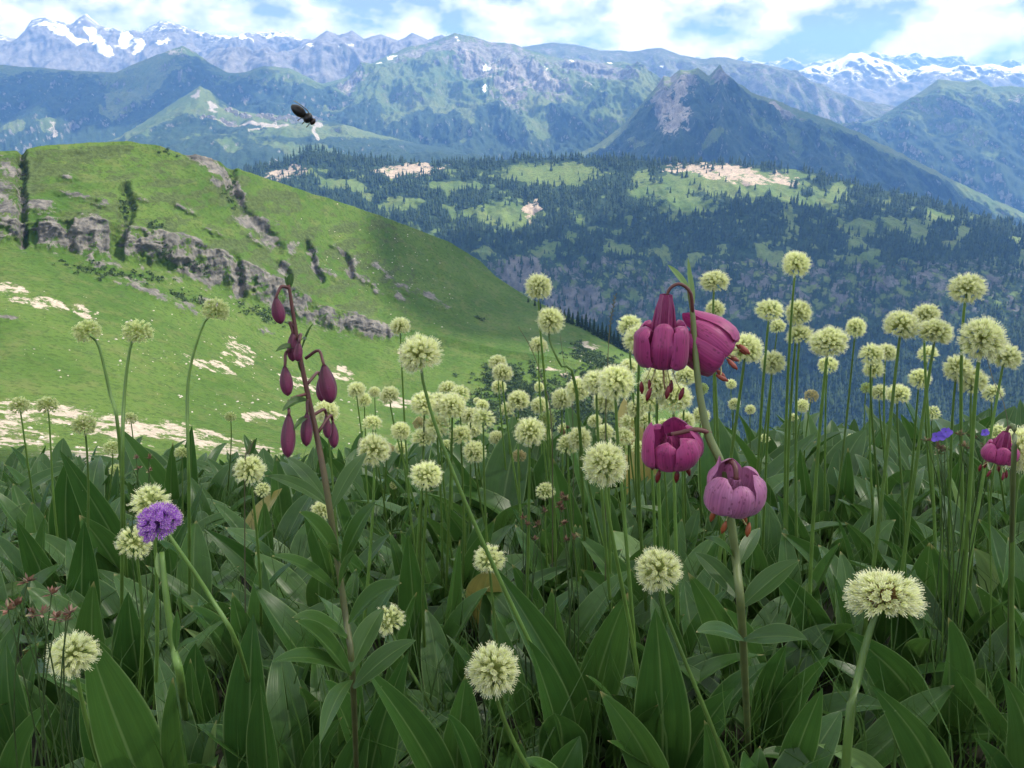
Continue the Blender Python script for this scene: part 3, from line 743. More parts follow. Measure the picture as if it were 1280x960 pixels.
scree_m = ellipses(hp, hy, [(10, 365, 30, 12, 10), (55, 380, 40, 8, 12), (105, 388, 22, 10, 20), (295, 440, 26, 16, 30), (262, 456, 34, 8, 18), (430, 465, 16, 8, 30), (60, 515, 90, 16, 8), (20, 540, 50, 24, 0), (150, 535, 70, 18, 12), (240, 545, 60, 16, 14), (310, 565, 60, 14, 10),
                            (100, 570, 60, 12, 0), (515, 505, 24, 6, 20), (490, 505, 18, 5, 20), (690, 462, 20, 4, 8), (712, 470, 16, 5, 10), (505, 445, 14, 6, 50), (425, 468, 14, 10, 30), (380, 480, 40, 8, 15), (735, 432, 16, 4, 10), (760, 455, 10, 3, 20), (330, 520, 30, 8, 0)]) * 0.62
heath = fbm(np.stack([hV[..., 0] / 34, hV[..., 2] / 5.5, hV[..., 1] / 34], -1), 5, 0.62)
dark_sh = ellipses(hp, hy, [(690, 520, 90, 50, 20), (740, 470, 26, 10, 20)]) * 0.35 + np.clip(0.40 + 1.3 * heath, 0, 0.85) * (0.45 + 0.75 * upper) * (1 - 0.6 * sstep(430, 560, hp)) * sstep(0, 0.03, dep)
rock = np.clip(rock + 0.42 * sstep(0.12, 0.4, heath * -1) * upper * (0.4 + terr), 0, 1)
# back of hill
hz = hV[:, 0, :2] / np.linalg.norm(hV[:, 0, :2], axis=-1, keepdims=True)
b1 = hV[:, 0].copy(); b1[:, :2] += hz * 40; b1[:, 2] -= 14
b2 = hV[:, 0].copy(); b2[:, :2] += hz * 420; b2[:, 2] -= 330
sk = hV[:, -1].copy(); sk[:, 2] -= 60
full = np.concatenate([b2[:, None], b1[:, None], hV, sk[:, None]], 1)
def ext(v): return np.concatenate([v[:, :1], v[:, :1], v, v[:, -1:]], 1).ravel()
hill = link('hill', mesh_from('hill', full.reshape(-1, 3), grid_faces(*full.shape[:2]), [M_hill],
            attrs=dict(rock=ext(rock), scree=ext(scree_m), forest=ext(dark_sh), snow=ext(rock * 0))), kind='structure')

# ---- the slope under the camera, running down to the hill
ang = np.linspace(R_(-75), R_(75), 130)
rr = np.concatenate([np.linspace(4.5, 12, 20), np.geomspace(13, 200, 40)])
AA, RRg = np.meshgrid(ang, rr, indexing='ij')
sx = np.sin(AA) * RRg; sy = np.cos(AA) * RRg
syc = np.maximum(sy, 1.0)
zz = ground_z(sx * np.minimum(1, 4 / np.maximum(np.abs(sx), 1e-6)), np.maximum(RRg * np.cos(AA * 0.7), 1.2))
steep = np.clip((sx / RRg - 0.02) * 3, 0, 1)
zz = zz - steep * 0.22 * (RRg - 4.5)
zz = zz + 0.10 * fbm(np.stack([sx / 3, sy / 3, sx * 0], -1), 4) * np.minimum(RRg / 8, 4) - 0.05
sv = np.stack([sx, sy, zz], -1)
sm = np.zeros_like(sx)
link('near_slope', mesh_from('near_slope', sv.reshape(-1, 3), grid_faces(*sx.shape), [M_hill], attrs=dict(rock=(sm + 0.15).ravel(), scree=(0.40 * (sx < 0)).ravel(), forest=sm.ravel(), snow=sm.ravel())), kind='structure')
# ---- meadow floor at the camera
gx, gy = np.meshgrid(np.linspace(-6, 6, 120), np.linspace(-4, 5.6, 120), indexing='ij')
gz = ground_z(gx, gy) + 0.02 * fbm(np.stack([gx * 2, gy * 2, gx * 0], -1), 4)
link('meadow_ground', mesh_from('meadow_ground', np.stack([gx, gy, gz], -1).reshape(-1, 3), grid_faces(120, 120), [M_soil]), kind='structure')

# ------------------------------------------------------------------ clouds overhead (out of frame, between sun and ground)
m_cloud, t, out = mat('cloud_vapour')
tl = N(t, 'ShaderNodeBsdfTranslucent'); tl.inputs['Color'].default_value = (0.9, 0.9, 0.9, 1)
df = N(t, 'ShaderNodeBsdfDiffuse'); df.inputs['Color'].default_value = (0.9, 0.9, 0.9, 1)
tp = N(t, 'ShaderNodeBsdfTransparent')
ma = N(t, 'ShaderNodeMixShader'); mb_ = N(t, 'ShaderNodeMixShader'); mb_.inputs['Fac'].default_value = 0.50
t.links.new(df.outputs[0], ma.inputs[1]); t.links.new(tl.outputs[0], ma.inputs[2])
t.links.new(tp.outputs[0], mb_.inputs[1]); t.links.new(ma.outputs[0], mb_.inputs[2]); t.links.new(mb_.outputs[0], out.inputs['Surface'])
m_cloud2 = m_cloud.copy(); m_cloud2.name = 'dense_cloud_vapour'
[n_ for n_ in m_cloud2.node_tree.nodes if n_.type == 'MIX_SHADER' and not n_.inputs[0].is_linked][-1].inputs[0].default_value = 0.5
for n_ in m_cloud2.node_tree.nodes:
    if n_.type == 'MIX_SHADER' and n_.inputs[1].links and n_.inputs[1].links[0].from_node.type == 'BSDF_TRANSPARENT': n_.inputs[0].default_value = 0.8
def cloud(target, sx, sy, seed):
    k = (2300 - target[2]) / SUND[2]
    c = np.asarray(target) + SUND * k
    nu, nv = 64, 32
    th = np.linspace(0, 2 * math.pi, nu + 1); ph = np.linspace(0.02, math.pi - 0.02, nv)
    TH, PH = np.meshgrid(th, ph, indexing='ij')
    d = np.stack([np.cos(TH) * np.sin(PH), np.sin(TH) * np.sin(PH), np.cos(PH)], -1)
    n = fbm(d * 1.6 + seed * 5.1, 5, 0.55)
    r = 1 + 0.55 * n
    V = d * r[..., None] * np.array([sx, sy, min(sx, sy) * 0.35])
    V[..., 2] = np.where(V[..., 2] < 0, V[..., 2] * 0.25, V[..., 2])
    return link('cloud', mesh_from('cloud', V.reshape(-1, 3), grid_faces(nu + 1, nv), [m_cloud if seed == 1 else m_cloud2]), None, c, kind='structure')
cloud((0, 20, 0), 170, 130, 1)                                       # shades the meadow at the camera
cloud(Pr(600, 362, 540), 105, 80, 2)                                  # shadow on the hill's shoulder
cloud(Pr(900, 370, 2000), 900, 260, 3)                               # valley wall
cloud(Pr(270, 90, 6900), 380, 700, 4)
cloud(Pr(40, 110, 7000), 1300, 600, 5)
cloud(Pr(1000, 170, 4900), 1300, 700, 6)
cloud(Pr(905, 120, 5400), 260, 400, 7)

# ------------------------------------------------------------------ haze
hb = bpy.data.meshes.new('haze')
hs_, z0, z1 = 24000.0, -1020.0, 1560.0
vs = [(x, y, z) for x in (-hs_, hs_) for y in (-hs_, hs_) for z in (z0, z1)]
hb.from_pydata(vs, [], [(0, 1, 3, 2), (4, 6, 7, 5), (0, 4, 5, 1), (2, 3, 7, 6), (0, 2, 6, 4), (1, 5, 7, 3)])
m_haze, t, out = mat('haze')
pv = N(t, 'ShaderNodeVolumePrincipled')
pv.inputs['Color'].default_value = (*HAZE_COLOR, 1)
pv.inputs['Absorption Color'].default_value = (0.3, 0.3, 0.3, 1)
pv.inputs['Density'].default_value = HAZE_DENSITY
pv.inputs['Anisotropy'].default_value = 0.15
t.links.new(pv.outputs[0], out.inputs['Volume'])
hb.materials.append(m_haze)
link('haze', hb, kind='stuff')
#DETAIL
# ------------------------------------------------------------------ conifers on the valley ridge (a far wood, one mass)
def conifer_unit(k=5, tiers=2):
    V = []; Fc = []
    for j in range(tiers):
        z0 = 0.08 + 0.40 * j; z1 = min(1.0, z0 + 0.62); r = 0.19 * (1 - 0.42 * j)
        b = len(V)
        for a in range(k):
            th = 2 * math.pi * a / k + j * 0.6
            V.append((r * math.cos(th), r * math.sin(th), z0))
        V.append((0, 0, z1))
        Fc += [(b + a, b + (a + 1) % k, b + k) for a in range(k)]
    return np.array(V), np.array(Fc)
M_tree = plain('conifer_needles', (0.022, 0.042, 0.020), 0.85, 0.3, 0.05, 0.0, 0.1, attr=True)
def wood(name, pts, hts, fat=1.0):
    U, T = conifer_unit()
    n = len(pts)
    th = rng.uniform(0, 6.28, n); c, s = np.cos(th), np.sin(th)
    X = U[None, :, 0] * c[:, None] - U[None, :, 1] * s[:, None]; Y = U[None, :, 0] * s[:, None] + U[None, :, 1] * c[:, None]
    fw = rng.uniform(0.85, 1.35, n) * fat
    V = np.stack([X * (hts * fw)[:, None], Y * (hts * fw)[:, None], np.broadcast_to(U[None, :, 2], X.shape) * hts[:, None]], -1) + (pts - np.array([0, 0, 0.6]))[:, None]
    Fc = (T[None] + (np.arange(n) * len(U))[:, None, None]).reshape(-1, 3)
    base = np.array([0.022, 0.042, 0.020]); alt = np.array([0.042, 0.068, 0.026])
    w = rng.uniform(0, 1, n)[:, None] ** 2
    cc = np.repeat(base * (1 - w) + alt * w, len(U), 0)
    me = mesh_from(name, V.reshape(-1, 3), Fc, [M_tree], colr=cc, smooth=False)
    return link(name, me, kind='stuff')
def sample_grid(A, n, weight):
    w = weight.ravel(); w = w / w.sum()
    idx = rng.choice(len(w), n, p=w)
    p = A['V'].reshape(-1, 3)[idx]
    sx = np.abs(np.gradient(A['V'][..., 0], axis=0)).ravel()[idx]
    p = p + np.stack([rng.normal(0, 1, n) * sx * 0.8, rng.normal(0, 3, n), np.zeros(n)], 1)
    return p, idx
mk = mk_ridge(A_ridge)
py_, px_ = A_ridge['py'], A_ridge['px']
vis = (px_ > 300) & (py_ < 575)
area = np.linalg.norm(np.cross(np.gradient(A_ridge['V'], axis=0), np.gradient(A_ridge['V'], axis=1)), axis=-1)
nz = A_ridge['n'][..., 2]
wgt = area * vis * (mk['forest'] ** 3 * 1.0 + 0.025) * (1 - 0.9 * (mk['scree'] > 0.3)) * sstep(0.25, 0.6, nz)
pts, _ = sample_grid(A_ridge, 23000, wgt)
o = wood('conifer_forest', pts, 10 + 17 * rng.random(len(pts)) ** 1.4)
o['label'] = 'dark conifer forest covering the ridge across the valley'
Am = TERR['mountain_peak']; mk2 = mk_peak(Am)
# ------------------------------------------------------------------ single conifers along the hill's edge
M_bark = plain('bark', (0.06, 0.045, 0.03), 0.9, 0.3, 3)
M_spruce = plain('spruce_needles', (0.020, 0.040, 0.016), 0.85, 0.35, 0.6, 0.05, 0.1)
def spruce_mesh(seed):
    r = np.random.default_rng(seed); m = MB()
    for j in range(9):
        z = 0.10 + 0.88 * j / 9; rad = 0.19 * (1 - (z - 0.08)) ** 0.9 + 0.01
        nb = 9 - j // 2
        for a in range(nb):
            th = 2 * math.pi * (a + r.uniform(-.3, .3)) / nb; L_ = rad * r.uniform(0.75, 1.2)
            d = np.array([math.cos(th), math.sin(th), 0]); t_ = np.array([-d[1], d[0], 0])
            tip = d * L_ + [0, 0, z - 0.06]; c0 = np.array([0, 0, z + 0.05])
            m.add([c0, tip + t_ * 0.035 - d * L_ * .4, tip, tip - t_ * 0.035 - d * L_ * .4, c0 * [1, 1, 0] + [0, 0, z - 0.05]], [(0, 1, 2), (0, 2, 3), (4, 2, 1), (4, 3, 2)])
    m.add([(0.012, 0, .9), (-0.006, 0.01, .9), (-.006, -.01, .9), (0, 0, 1.03)], [(0, 1, 3), (1, 2, 3), (2, 0, 3)])
    return m.build('crown', [M_spruce], False)
tm = MB(); tm.add(*tube([(0, 0, -0.06), (0, 0, 0.2), (0, 0, 0.6)], [0.02, 0.016, 0.006], 5)); trunk_me = tm.build('trunk', [M_bark])
crowns = [spruce_mesh(i) for i in range(4)]
hyI = hp[:, 0]
def hill_at(px, py):
    d = (hp - px) ** 2 + (hy - py) ** 2
    return hV.reshape(-1, 3)[int(np.argmin(d))]
edge = [(684, 386, 9), (690, 389, 11), (695, 391, 9), (700, 394, 14), (706, 396, 12), (711, 399, 16), (716, 401, 13), (722, 404, 17), (727, 406, 14), (732, 409, 18), (737, 411, 15), (742, 415, 18), (747, 417, 14), (752, 420, 19), (757, 422, 17), (762, 425, 20), (767, 427, 16), (772, 430, 21), (777, 433, 18), (783, 436, 20), (789, 438, 18), (660, 374, 7), (668, 378, 8), (676, 382, 8)]
for i, (x, y, h) in enumerate(edge):
    b = hill_at(x, y + 4); sc = h * np.linalg.norm(b - CAM) / F * 1.25
    tr = thing('spruce_tree', b, 'dark spruce in the row along the grassy hill\'s far edge', 'tree', 'spruces along the edge of the hill')
    for nme, me in (('crown', crowns[i % 4]), ('trunk', trunk_me)):
        c = link(nme, me, tr); c.scale = (sc * 1.15, sc * 1.15, sc); c.rotation_euler = (0, 0, i * 1.3)
for x, y, h, lab in ((664, 500, 12, 'small lone spruce beside the pale track on the hillside'),):
    b = hill_at(x, y); sc = h * np.linalg.norm(b - CAM) / F * 1.2
    tr = thing('spruce_tree', b, lab, 'tree')
    for nme, me in (('crown', crowns[1]), ('trunk', trunk_me)):
        c = link(nme, me, tr); c.scale = (sc * 1.2, sc * 1.2, sc)
# ------------------------------------------------------------------ low shrubs and stones on the hill
def scatter_px(n, lst):
    w = np.maximum(0, ellipses(hp, hy, lst)) ** 1.5
    ar = np.linalg.norm(np.cross(np.gradient(hV, axis=0), np.gradient(hV, axis=1)), axis=-1)
    w = (w * ar).ravel(); w /= w.sum()
    idx = rng.choice(len(w), n, p=w)
    return hV.reshape(-1, 3)[idx] + rng.normal(0, 0.6, (n, 3)) * [1, 1, 0]
def blobs(name, pts, sizes, m_, flat, label, k=14, colr=None):
    V = []; Fc = []; n = 0
    for p, s in zip(pts, sizes):
        d = rng.normal(size=(k, 3)); d /= np.linalg.norm(d, axis=1, keepdims=True); d[:, 2] = np.abs(d[:, 2]) * flat
        q = p + d * s * rng.uniform(0.5, 1.0, (k, 1))
        # little faceted faces spread through the clump
        for a in range(k):
            t_ = rng.normal(size=(3, 3)) * s * 0.28
            V += [q[a] + t_[0], q[a] + t_[1], q[a] + t_[2]]; Fc.append((n, n + 1, n + 2)); n += 3
    return link(name, mesh_from(name, np.array(V), np.array(Fc), [m_], smooth=False), kind='stuff', label=label)
M_shrub = plain('shrub_leaves', (0.050, 0.085, 0.032), 0.8, 0.35, 1.0, 0.15, 0.2)
sp = scatter_px(2300, [(690, 520, 110, 46, 16), (640, 480, 26, 20, 30), (745, 455, 40, 14, 28), (620, 470, 20, 16, 0), (750, 520, 60, 60, 0), (600, 400, 4, 3, 0)])
blobs('alder_scrub', sp, rng.uniform(0.7, 2.2, len(sp)), M_shrub, 0.8, 'dark green scrub spreading over the lower hillside', 26)
sp = scatter_px(420, [(205, 194, 20, 6, 20), (192, 283, 12, 8, 0), (158, 255, 8, 26, 0), (290, 235, 10, 26, 10), (230, 330, 50, 8, 20), (130, 340, 60, 8, 10), (300, 345, 8, 20, 0), (28, 230, 4, 40, 0), (200, 352, 20, 8, 20), (330, 395, 40, 8, 20), (240, 375, 40, 8, 20)])
blobs('alder_scrub', sp, rng.uniform(0.5, 1.6, len(sp)), M_shrub, 0.8, 'dark scrub dotted along the cliff ledges', 22)
M_stone = plain('limestone', (0.38, 0.35, 0.30), 0.9, 0.25, 2.0)
def stones(name, pts, sizes, label):
    V = []; Fc = []; n = 0
    for p, s in zip(pts, sizes):
        q = np.array([(-1, -1, 0), (1, -1, 0), (1, 1, 0), (-1, 1, 0), (-.6, -.6, .8), (.6, -.6, .8), (.6, .6, .8), (-.6, .6, .8)]) * rng.uniform(0.5, 1.0, (8, 3)) * s
        a = rng.uniform(0, 3); c_, s_ = math.cos(a), math.sin(a)
        q = q @ np.array([[c_, s_, 0], [-s_, c_, 0], [0, 0, 1]]) + p - [0, 0, 0.15 * s]
        V.append(q); Fc += [(n, n + 1, n + 5, n + 4), (n + 1, n + 2, n + 6, n + 5), (n + 2, n + 3, n + 7, n + 6), (n + 3, n, n + 4, n + 7), (n + 4, n + 5, n + 6, n + 7)]; n += 8
    return link(name, mesh_from(name, np.concatenate(V), np.array(Fc), [M_stone], smooth=False), kind='stuff', label=label)
sp = scatter_px(900, [(180, 440, 200, 60, 10), (330, 500, 160, 50, 10), (60, 530, 120, 40, 0), (295, 440, 40, 20, 30), (130, 400, 120, 14, 12), (230, 360, 130, 20, 20), (480, 330, 120, 60, 30), (700, 440, 60, 16, 20), (60, 515, 110, 20, 8), (240, 545, 90, 20, 12)])
stones('hillside_stones', sp, 0.12 + 0.5 * rng.random(len(sp)) ** 3, 'pale stones strewn over the hillside turf')

# ------------------------------------------------------------------ alpine village
M_wall = plain('village_wall', (0.42, 0.38, 0.33), 0.8, 0.2, 0.05, objvar=0.35)
M_roof = plain('village_roof', (0.20, 0.17, 0.16), 0.8, 0.2, 0.05, objvar=0.3)
hm = MB()
hm.add([(-.5, -.5, -.3), (.5, -.5, -.3), (.5, .5, -.3), (-.5, .5, -.3), (-.5, -.5, .5), (.5, -.5, .5), (.5, .5, .5), (-.5, .5, .5), (0, -.5, .9), (0, .5, .9)],
       [(0, 1, 5, 8, 4), (2, 3, 7, 9, 6), (1, 2, 6, 5), (3, 0, 4, 7)], m=0)
hm.add([(-.62, -.6, .44), (0, -.6, .96), (0, .6, .96), (-.62, .6, .44), (.62, -.6, .44), (.62, .6, .44)], [(0, 1, 2, 3), (1, 4, 5, 2)], m=1)
house_me = hm.build('chalet', [M_wall, M_roof], False)
As = TERR['village_spur']
def spur_at(px, py):
    d = (As['px'] - px) ** 2 + (As['py'] - py) ** 2
    return As['V'].reshape(-1, 3)[int(np.argmin(d))]
vr = random.Random(4)
spots = [(vr.uniform(283, 298), 0) for _ in range(9)] + [(vr.uniform(298, 345), 1) for _ in range(18)] + [(vr.uniform(340, 400), 2) for _ in range(34)] + [(vr.uniform(250, 300), 3) for _ in range(9)]
for x, z in spots:
    y = {0: 140 + (x - 283) * 0.55 + vr.uniform(-3, 2), 1: 148 + vr.uniform(-2, 3), 2: 152 + vr.uniform(-5, 5), 3: 152 + (x - 250) * 0.15 + vr.uniform(-2, 3)}[z]
    p = spur_at(x, y)
    h = link('chalet', house_me, None, p, label='tiny pale chalet of the resort village on the far plateau', category='house', group='houses of the far village')
    h.scale = (vr.uniform(14, 34), vr.uniform(12, 20), vr.uniform(12, 24)); h.rotation_euler = (0, 0, vr.uniform(-0.5, 0.5))

# ------------------------------------------------------------------ leaves
def leaf_geo(center, width, face, fold=0.25, n=13, m=7, wave=0.0, seed=0, shape=0.8, wmin=0.10):
    """leaf blade along a centre line; face = direction its upper side looks"""
    c = np.asarray(center, float)
    t = np.gradient(c, axis=0); t /= np.linalg.norm(t, axis=1, keepdims=True)
    face = np.broadcast_to(np.asarray(face, float), c.shape)
    side = np.cross(t, face); side /= np.linalg.norm(side, axis=1, keepdims=True) + 1e-9
    nor = np.cross(side, t)
    u = np.linspace(0, 1, len(c))
    w = np.sin(math.pi * np.clip(u, 0, 1) ** shape) ** 0.85
    w = np.maximum(w, wmin * (1 - u) * (u < 0.5)) * width / 2
    w[-1] = width * 0.004
    s = np.linspace(-1, 1, m)
    r = np.random.default_rng(seed)
    ph = r.uniform(0, 6.28, 2)
    lift = fold * (np.abs(s)[None] ** 1.4) * w[:, None] + wave * width * np.sin(u[:, None] * 9 + ph[0] + (s[None] > 0) * ph[1]) * (s[None] ** 2)
    groove = -0.055 * width * np.exp(-(s / 0.16) ** 2)[None] * (w / (width / 2 + 1e-9))[:, None]
    V = c[:, None] + side[:, None] * (s[None, :, None] * w[:, None, None]) + nor[:, None] * (lift + groove)[..., None]
    uv = np.stack([np.broadcast_to((s * 0.5 + 0.5)[None], lift.shape), np.broadcast_to(u[:, None], lift.shape)], -1)
    return V.reshape(-1, 3), grid_faces(len(c), m), uv.reshape(-1, 2)
LEAVES = []; LEAVES_Y = []
def leaf_lib():
    for i in range(10):
        r = np.random.default_rng(100 + i)
        bend = [0.05, 0.15, 0.35, 0.6, 0.9, 0.1, 0.3, 0.5, 0.2, 0.75][i]
        c = bez([(0, 0, -0.12), (bend * 0.15, 0, 0.35), (bend * 0.45, r.uniform(-.05, .05), 0.75 - 0.1 * bend), (bend * 1.0, r.uniform(-.08, .08), 1.0 - 0.35 * bend)], 14)
        V, Fc, uv = leaf_geo(c, r.uniform(0.20, 0.28), (-1, r.uniform(-.35, .35), 0.25), r.uniform(0.15, 0.5), wave=r.uniform(0, .03), seed=i, shape=r.uniform(0.7, 0.95))
        LEAVES.append(mesh_from('leaf', V, Fc, [M_leaf], uv))
        if i < 6: LEAVES_Y.append(mesh_from('leaf', V, Fc, [M_leaf_yellow if i % 2 else M_leaf_pale], uv))
leaf_lib()
LABEL_TUFT = 'flowerless tuft of broad pointed green leaves'
GROUP_TUFT = 'flowerless leaf tufts of the meadow'

# leaves read off the photograph: tip x,y, base x,y, width (px), pale?
HERO = [(107, 789, 196, 1005, 64, 0), (216, 847, 234, 1005, 46, 0), (238, 823, 244, 940, 26, 0), (317, 767, 312, 990, 48, 0), (117, 727, 114, 850, 32, 0), (48, 725, -40, 765, 18, 1), (86, 722, -25, 605, 24, 0),
        (75, 563, 172, 720, 34, 0), (86, 570, 84, 700, 32, 0), (99, 644, 165, 740, 40, 0), (105, 650, 100, 800, 34, 0), (148, 534, 228, 650, 30, 0), (240, 532, 238, 650, 22, 0), (216, 552, 214, 660, 16, 0), (254, 660, 345, 730, 26, 0),
        (290, 740, 322, 850, 32, 0), (230, 785, 315, 840, 16, 1), (205, 800, 270, 860, 14, 1), (160, 740, 175, 860, 40, 0), (510, 667, 522, 820, 34, 0), (620, 647, 575, 760, 32, 0), (540, 620, 605, 700, 24, 0), (575, 675, 558, 820, 24, 0),
        (570, 740, 630, 775, 15, 1), (325, 852, 335, 1000, 38, 0), (455, 832, 568, 990, 42, 0), (428, 896, 372, 980, 22, 0), (464, 899, 420, 1000, 34, 0), (511, 812, 452, 990, 42, 0), (570, 805, 577, 890, 18, 0), (559, 892, 604, 990, 30, 0),
        (448, 822, 438, 950, 30, 0), (583, 842, 570, 960, 48, 0), (617, 708, 742, 915, 42, 0), (660, 800, 712, 950, 44, 0), (785, 741, 732, 890, 48, 0), (819, 760, 830, 950, 60, 0), (750, 864, 840, 1000, 42, 0), (725, 920, 676, 1010, 48, 0),
        (733, 872, 714, 940, 30, 0), (860, 716, 932, 855, 36, 0), (918, 860, 850, 945, 42, 0), (950, 932, 940, 1000, 28, 0), (690, 572, 718, 710, 40, 0), (832, 645, 824, 725, 22, 0), (719, 665, 808, 765, 36, 0), (726, 712, 792, 775, 38, 0),
        (972, 618, 1014, 705, 26, 0), (977, 666, 1062, 745, 30, 0), (958, 704, 1046, 815, 34, 0), (1056, 652, 1114, 725, 24, 0), (1095, 612, 1162, 700, 25, 0), (1162, 678, 1150, 775, 30, 0), (1164, 680, 1222, 795, 38, 0), (1220, 730, 1290, 812, 36, 0),
        (1185, 772, 1192, 910, 48, 0), (1056, 787, 1168, 895, 48, 0), (1089, 856, 1188, 990, 42, 0), (1040, 818, 962, 915, 28, 0), (1028, 860, 980, 975, 32, 0), (983, 806, 946, 900, 30, 0), (1180, 830, 1250, 890, 18, 2), (1020, 930, 1120, 975, 22, 1),
        (1218, 922, 1264, 985, 24, 0), (1253, 845, 1298, 970, 42, 0), (1217, 685, 1264, 755, 30, 2), (1222, 648, 1268, 725, 26, 0), (900, 668, 876, 760, 30, 0), (935, 660, 950, 760, 30, 0), (905, 760, 960, 860, 34, 0), (1000, 560, 1010, 660, 20, 0), (1060, 560, 1050, 660, 22, 0),
        (640, 705, 690, 800, 30, 0), (690, 735, 700, 850, 34, 0), (380, 640, 420, 740, 26, 0), (20, 650, 70, 760, 28, 0), (8, 800, 20, 940, 40, 0), (60, 880, 10, 990, 34, 0), (270, 900, 262, 1000, 22, 1), (650, 925, 640, 1010, 30, 0), (880, 900, 905, 1000, 34, 0), (1130, 690, 1090, 790, 30, 0)]
tufts = []
def tuft_for(p):
    for t_ in tufts:
        if np.hypot(*(np.array(t_.location)[:2] - p[:2])) < 0.085: return t_
    t_ = thing('leaf_tuft', (p[0], p[1], ground_z(p[0], p[1])), LABEL_TUFT, 'plant', GROUP_TUFT); tufts.append(t_); return t_
hr_ = np.random.default_rng(3)
for i, (tx, ty, bx, by, w, pale) in enumerate(HERO):
    b = ray_ground(bx, by, 0.04)
    tip = at_y(tx, ty, b[1] + hr_.uniform(-0.05, 0.04))
    d = np.linalg.norm((b + tip) / 2 - CAM)
    root = b.copy(); root[2] = ground_z(b[0], b[1]) - 0.015
    L_ = np.linalg.norm(tip - b)
    out_ = np.array([0, hr_.uniform(-0.4, 0.15), 0.0]) * L_ * 0.25
    mid = b * 0.55 + tip * 0.45 + [0, 0, 0.10 * L_] + out_
    c = bez([root, b + (mid - b) * 0.35, mid, tip], 18)
    toc = CAM - c.mean(0); toc /= np.linalg.norm(toc)
    face = toc + np.array([hr_.uniform(-.8, .8), 0, hr_.uniform(0.0, .6)])
    V, Fc, uv = leaf_geo(c, w / F * d * 1.12, face, hr_.uniform(0.1, 0.5), m=9, wave=hr_.uniform(0, 0.035), seed=i, shape=hr_.uniform(0.78, 1.05), wmin=0.25)
    t_ = tuft_for(root)
    link('leaf', mesh_from('leaf', V - np.array(t_.location), Fc, [(M_leaf, M_leaf_pale, M_leaf_pale)[pale]], uv), t_)

# more tufts filling the meadow
def tuft_matrix(r, az, tilt, size, wid):
    return Matrix.Rotation(az, 4, 'Z') @ Matrix.Rotation(tilt, 4, 'Y') @ Matrix.Diagonal((size, size * wid, size, 1))
rr_ = random.Random(21)
cells = []
tries = 0
while len(cells) < 1350 and tries < 60000:
    tries += 1
    y = 0.72 + 4.2 * rr_.random() ** 1.1
    x = (rr_.random() - 0.5) * 2 * (0.66 * y + 0.12)
    md = 0.066 + 0.017 * y
    if all((x - a) ** 2 + (y - b) ** 2 > md * md for a, b in cells): cells.append((x, y))
cells.sort(key=lambda c: c[1])
stuffV, stuffF, stuffU, sn = [], [], [], 0
n_things = 0
for (x, y) in cells:
    nl = rr_.choice([2, 3, 3, 4])
    gz_ = float(ground_z(x, y))
    as_thing = n_things < 225
    if as_thing:
        n_things += 1
        t_ = thing('leaf_tuft', (x, y, gz_), LABEL_TUFT, 'plant', GROUP_TUFT)
    az0 = rr_.uniform(0, 6.28)
    for k in range(nl):
        me = rr_.choice(LEAVES)
        size = rr_.uniform(0.13, 0.215) * (0.85 if y < 0.9 else 1.0) * (1.0 if y < 1.6 else rr_.uniform(1.0, 1.75) if x > -0.05 * y else rr_.uniform(0.85, 1.3))
        Mx = tuft_matrix(rr_, az0 + k * 6.28 / nl + rr_.uniform(-.5, .5), rr_.uniform(0.10, 0.85), size, rr_.uniform(0.85, 1.45))
        if as_thing:
            l_ = link('leaf', rr_.choice(LEAVES_Y) if rr_.random() < 0.02 and 1.05 < y < 1.9 else me, t_); l_.matrix_local = Mx
        else:
            co = np.zeros(len(me.vertices) * 3, np.float32); me.vertices.foreach_get('co', co); co = co.reshape(-1, 3)
            Mn = np.array(Mx)
            stuffV.append(co @ Mn[:3, :3].T + np.array([x, y, gz_])); stuffF.append(grid_faces(14, 7) + sn); sn += len(co)
            uvv = np.stack([np.tile(np.linspace(0, 1, 7), 14), np.repeat(np.linspace(0, 1, 14), 7)], -1); stuffU.append(uvv)
link('leaf_carpet', mesh_from('leaf_carpet', np.concatenate(stuffV), np.concatenate(stuffF), [M_leaf], np.concatenate(stuffU)), kind='stuff', label='dense carpet of broad green leaves running to the meadow\'s brow')

# thin grass between the leaves
def blades(n, ymin, ymax, hmin, hmax, wid, name, label):
    y = ymin + (ymax - ymin) * rng.random(n) ** 1.0
    x = (rng.random(n) - 0.5) * 2 * (0.68 * y + 0.15)
    z = ground_z(x, y)
    h = rng.uniform(hmin, hmax, n); th = rng.uniform(0, 6.28, n); le = rng.uniform(0.1, 0.8, n) * h
    d = np.stack([np.cos(th), np.sin(th), 0 * th], -1); s = np.stack([-np.sin(th), np.cos(th), 0 * th], -1)
    s = np.where(rng.random(n)[:, None] < 0.6, np.array([1.0, 0, 0]), s)
    b = np.stack([x, y, z - 0.01], -1); up = np.array([0, 0, 1.0])
    w = (wid * rng.uniform(0.6, 1.4, n))[:, None]
    m1 = b + up * (h * 0.55)[:, None] + d * (le * 0.3)[:, None]; tip = b + up * (h * 0.95)[:, None] + d * le[:, None]
    V = np.stack([b - s * w, b + s * w, m1 - s * w * 0.8, m1 + s * w * 0.8, tip], 1).reshape(-1, 3)
    k = np.arange(n)[:, None] * 5
    Fc = np.concatenate([k + [0, 1, 3], k + [0, 3, 2], k + [2, 3, 4]], 0)
    return link(name, mesh_from(name, V, Fc, [M_grass_blade]), kind='stuff', label=label)
blades(15000, 0.65, 5.2, 0.06, 0.20, 0.0011, 'meadow_grass', 'fine grass blades growing between the broad leaves')

